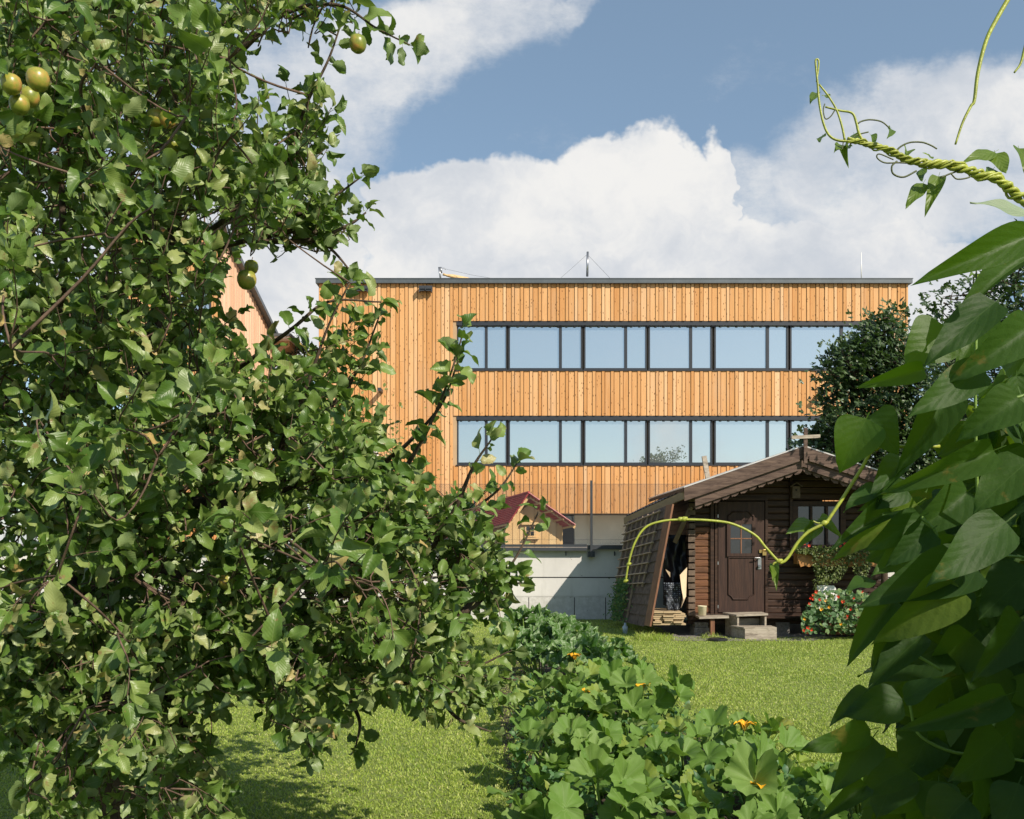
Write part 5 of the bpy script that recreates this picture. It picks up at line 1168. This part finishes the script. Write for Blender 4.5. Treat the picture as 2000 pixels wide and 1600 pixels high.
# twisted rope of vines
core = spline([P(x_, y_, 1.12) for x_, y_ in ((2030, 415), (1985, 378), (1950, 352), (1900, 335), (1850, 322), (1800, 319), (1765, 308), (1730, 292), (1690, 280), (1655, 272))], 10)
rope = MB()
for s_, (amp, frq, r_) in enumerate(((.0034, .62, .0027), (.0036, .62, .0024), (.0030, .62, .0022), (.0062, .41, .0015), (.0050, .33, .0013))):
    pts = []
    for i, p in enumerate(core):
        t_ = i/len(core); a = i*frq+s_*2.09+.4*math.sin(i*.37+s_); am = amp*(1.25-.75*t_)*(1+.25*math.sin(i*.9+s_)); pts.append(p+Vector((math.sin(a)*am*.3, math.cos(a)*am, math.sin(a)*am)))
    rope.tube(pts, [r_*1.2, r_*.6], 6)
def V1(pts, r_, Y=1.12, dark=False, m_=rope): m_.tube(spline([P(x_, y_, Y) for x_, y_ in pts], 6), r_, 6)
V1([(1670, 275), (1640, 275), (1620, 265), (1608, 240), (1600, 200), (1597, 165), (1594, 135), (1593, 118), (1598, 117), (1599, 128), (1595, 160)], [.0016, .0010])
V1([(1690, 283), (1678, 262), (1672, 238), (1664, 221), (1640, 216), (1612, 209)], [.0018, .0011])
V1([(1650, 274), (1644, 245), (1634, 215), (1618, 188), (1600, 165)], [.0014, .0010])
V1([(1980, -20), (1948, 35), (1926, 80), (1910, 142), (1903, 196), (1896, 208), (1880, 240), (1866, 282)], [.0026, .0011], 1.0)
V1([(2010, 60), (2000, 100), (1993, 125), (1981, 142)], [.0018, .001], 1.0)
rope.build('twining_vine', 'vine', bean, True)
def VT(pts, r_):
    m_ = MB(); V1(pts, r_, m_=m_); m_.build('tendril', 'vine_dark', bean, True)
VT([(1675, 242), (1683, 237), (1700, 234), (1722, 238), (1738, 251)], [.0010, .0008]); VT([(1748, 306), (1755, 290), (1775, 279), (1800, 278), (1818, 284), (1830, 291)], [.0012, .0009])
VT([(1660, 284), (1668, 268), (1680, 262), (1696, 258)], .0009); VT([(1790, 334), (1765, 346), (1745, 340), (1742, 325), (1752, 315)], .0011); VT([(1795, 320), (1757, 318), (1728, 318), (1713, 308), (1718, 301), (1745, 312)], .0009)
VT([(1836, 348), (1860, 338), (1890, 330), (1895, 345), (1870, 350), (1858, 340)], .0010); VT([(1632, 213), (1622, 228), (1612, 232), (1608, 215), (1611, 203)], .0008)
VT([(1648, 272), (1646, 285), (1645, 292)], .0007); VT([(1907, 488), (1907, 540), (1907, 600)], .0010)
tip = MB()
path = [(1835, 872), (1780, 873), (1712, 875), (1680, 920), (1648, 970), (1624, 1006), (1612, 1021), (1579, 1039), (1558, 1060), (1540, 1088), (1529, 1098), (1520, 1096), (1495, 1069), (1474, 1045), (1432, 1024), (1390, 1017), (1336, 1015), (1294, 1018), (1261, 1030), (1240, 1060), (1228, 1099), (1222, 1135)]
tip.tube(spline([P(x_, y_, 1.10) for x_, y_ in path], 5), [.0030]+[.0026+.0006*math.sin(i*.7) for i in range(len(path)*5-6)]+[.0013], 8) if False else tip.tube(spline([P(x_, y_, 1.10) for x_, y_ in path], 5), [.0023, .0012], 8)
for x_, y_, r_ in ((1610, 1022, .005), (1336, 1014, .0042), (1328, 1014, .0036), (1522, 1096, .004), (1228, 1102, .003), (1712, 876, .0045), (1222, 1135, .003)):
    c_ = P(x_, y_, 1.10); tip.tube([c_+Vector((-r_, 0, -r_*.3)), c_, c_+Vector((r_, 0, r_*.4))], [r_*.3, r_*.8, r_*.3], 6)
V1([(1712, 875), (1705, 848), (1697, 818)], [.0022, .0014], 1.09, m_=tip); V1([(1612, 1020), (1598, 1022), (1588, 1018)], .0010, 1.11, m_=tip); V1([(1522, 1097), (1512, 1100), (1510, 1104)], .0012, 1.1, m_=tip)
tip.build('reaching_shoot', 'vine', bean, True)
for pts_ in (((1965, 1030), (1900, 1070), (1850, 1110), (1830, 1150)), ((1960, 1380), (1900, 1470), (1800, 1440), (1775, 1370)), ((1900, 1475), (1960, 1480), (2020, 1490)), ((1840, 1310), (1790, 1280), (1765, 1270)), ((2010, 1090), (1960, 1085)), ((1790, 1100), (1830, 1050), (1800, 1010)), ((1907, 600), (1905, 800), (1910, 1000)), ((2010, 770), (1900, 800))):
    V1(pts_, .0018, 1.06, m_=stm)
for i in range(10):
    x_ = 1.25+rnd.random()*.3; y_ = -1.2+i*.33; stm.tube([(x_, y_, 0), (x_+rnd.uniform(-.05, .05), y_, 2.3-.04*i)], .008, 6)
stm.build('stem', 'stem', bean, True)
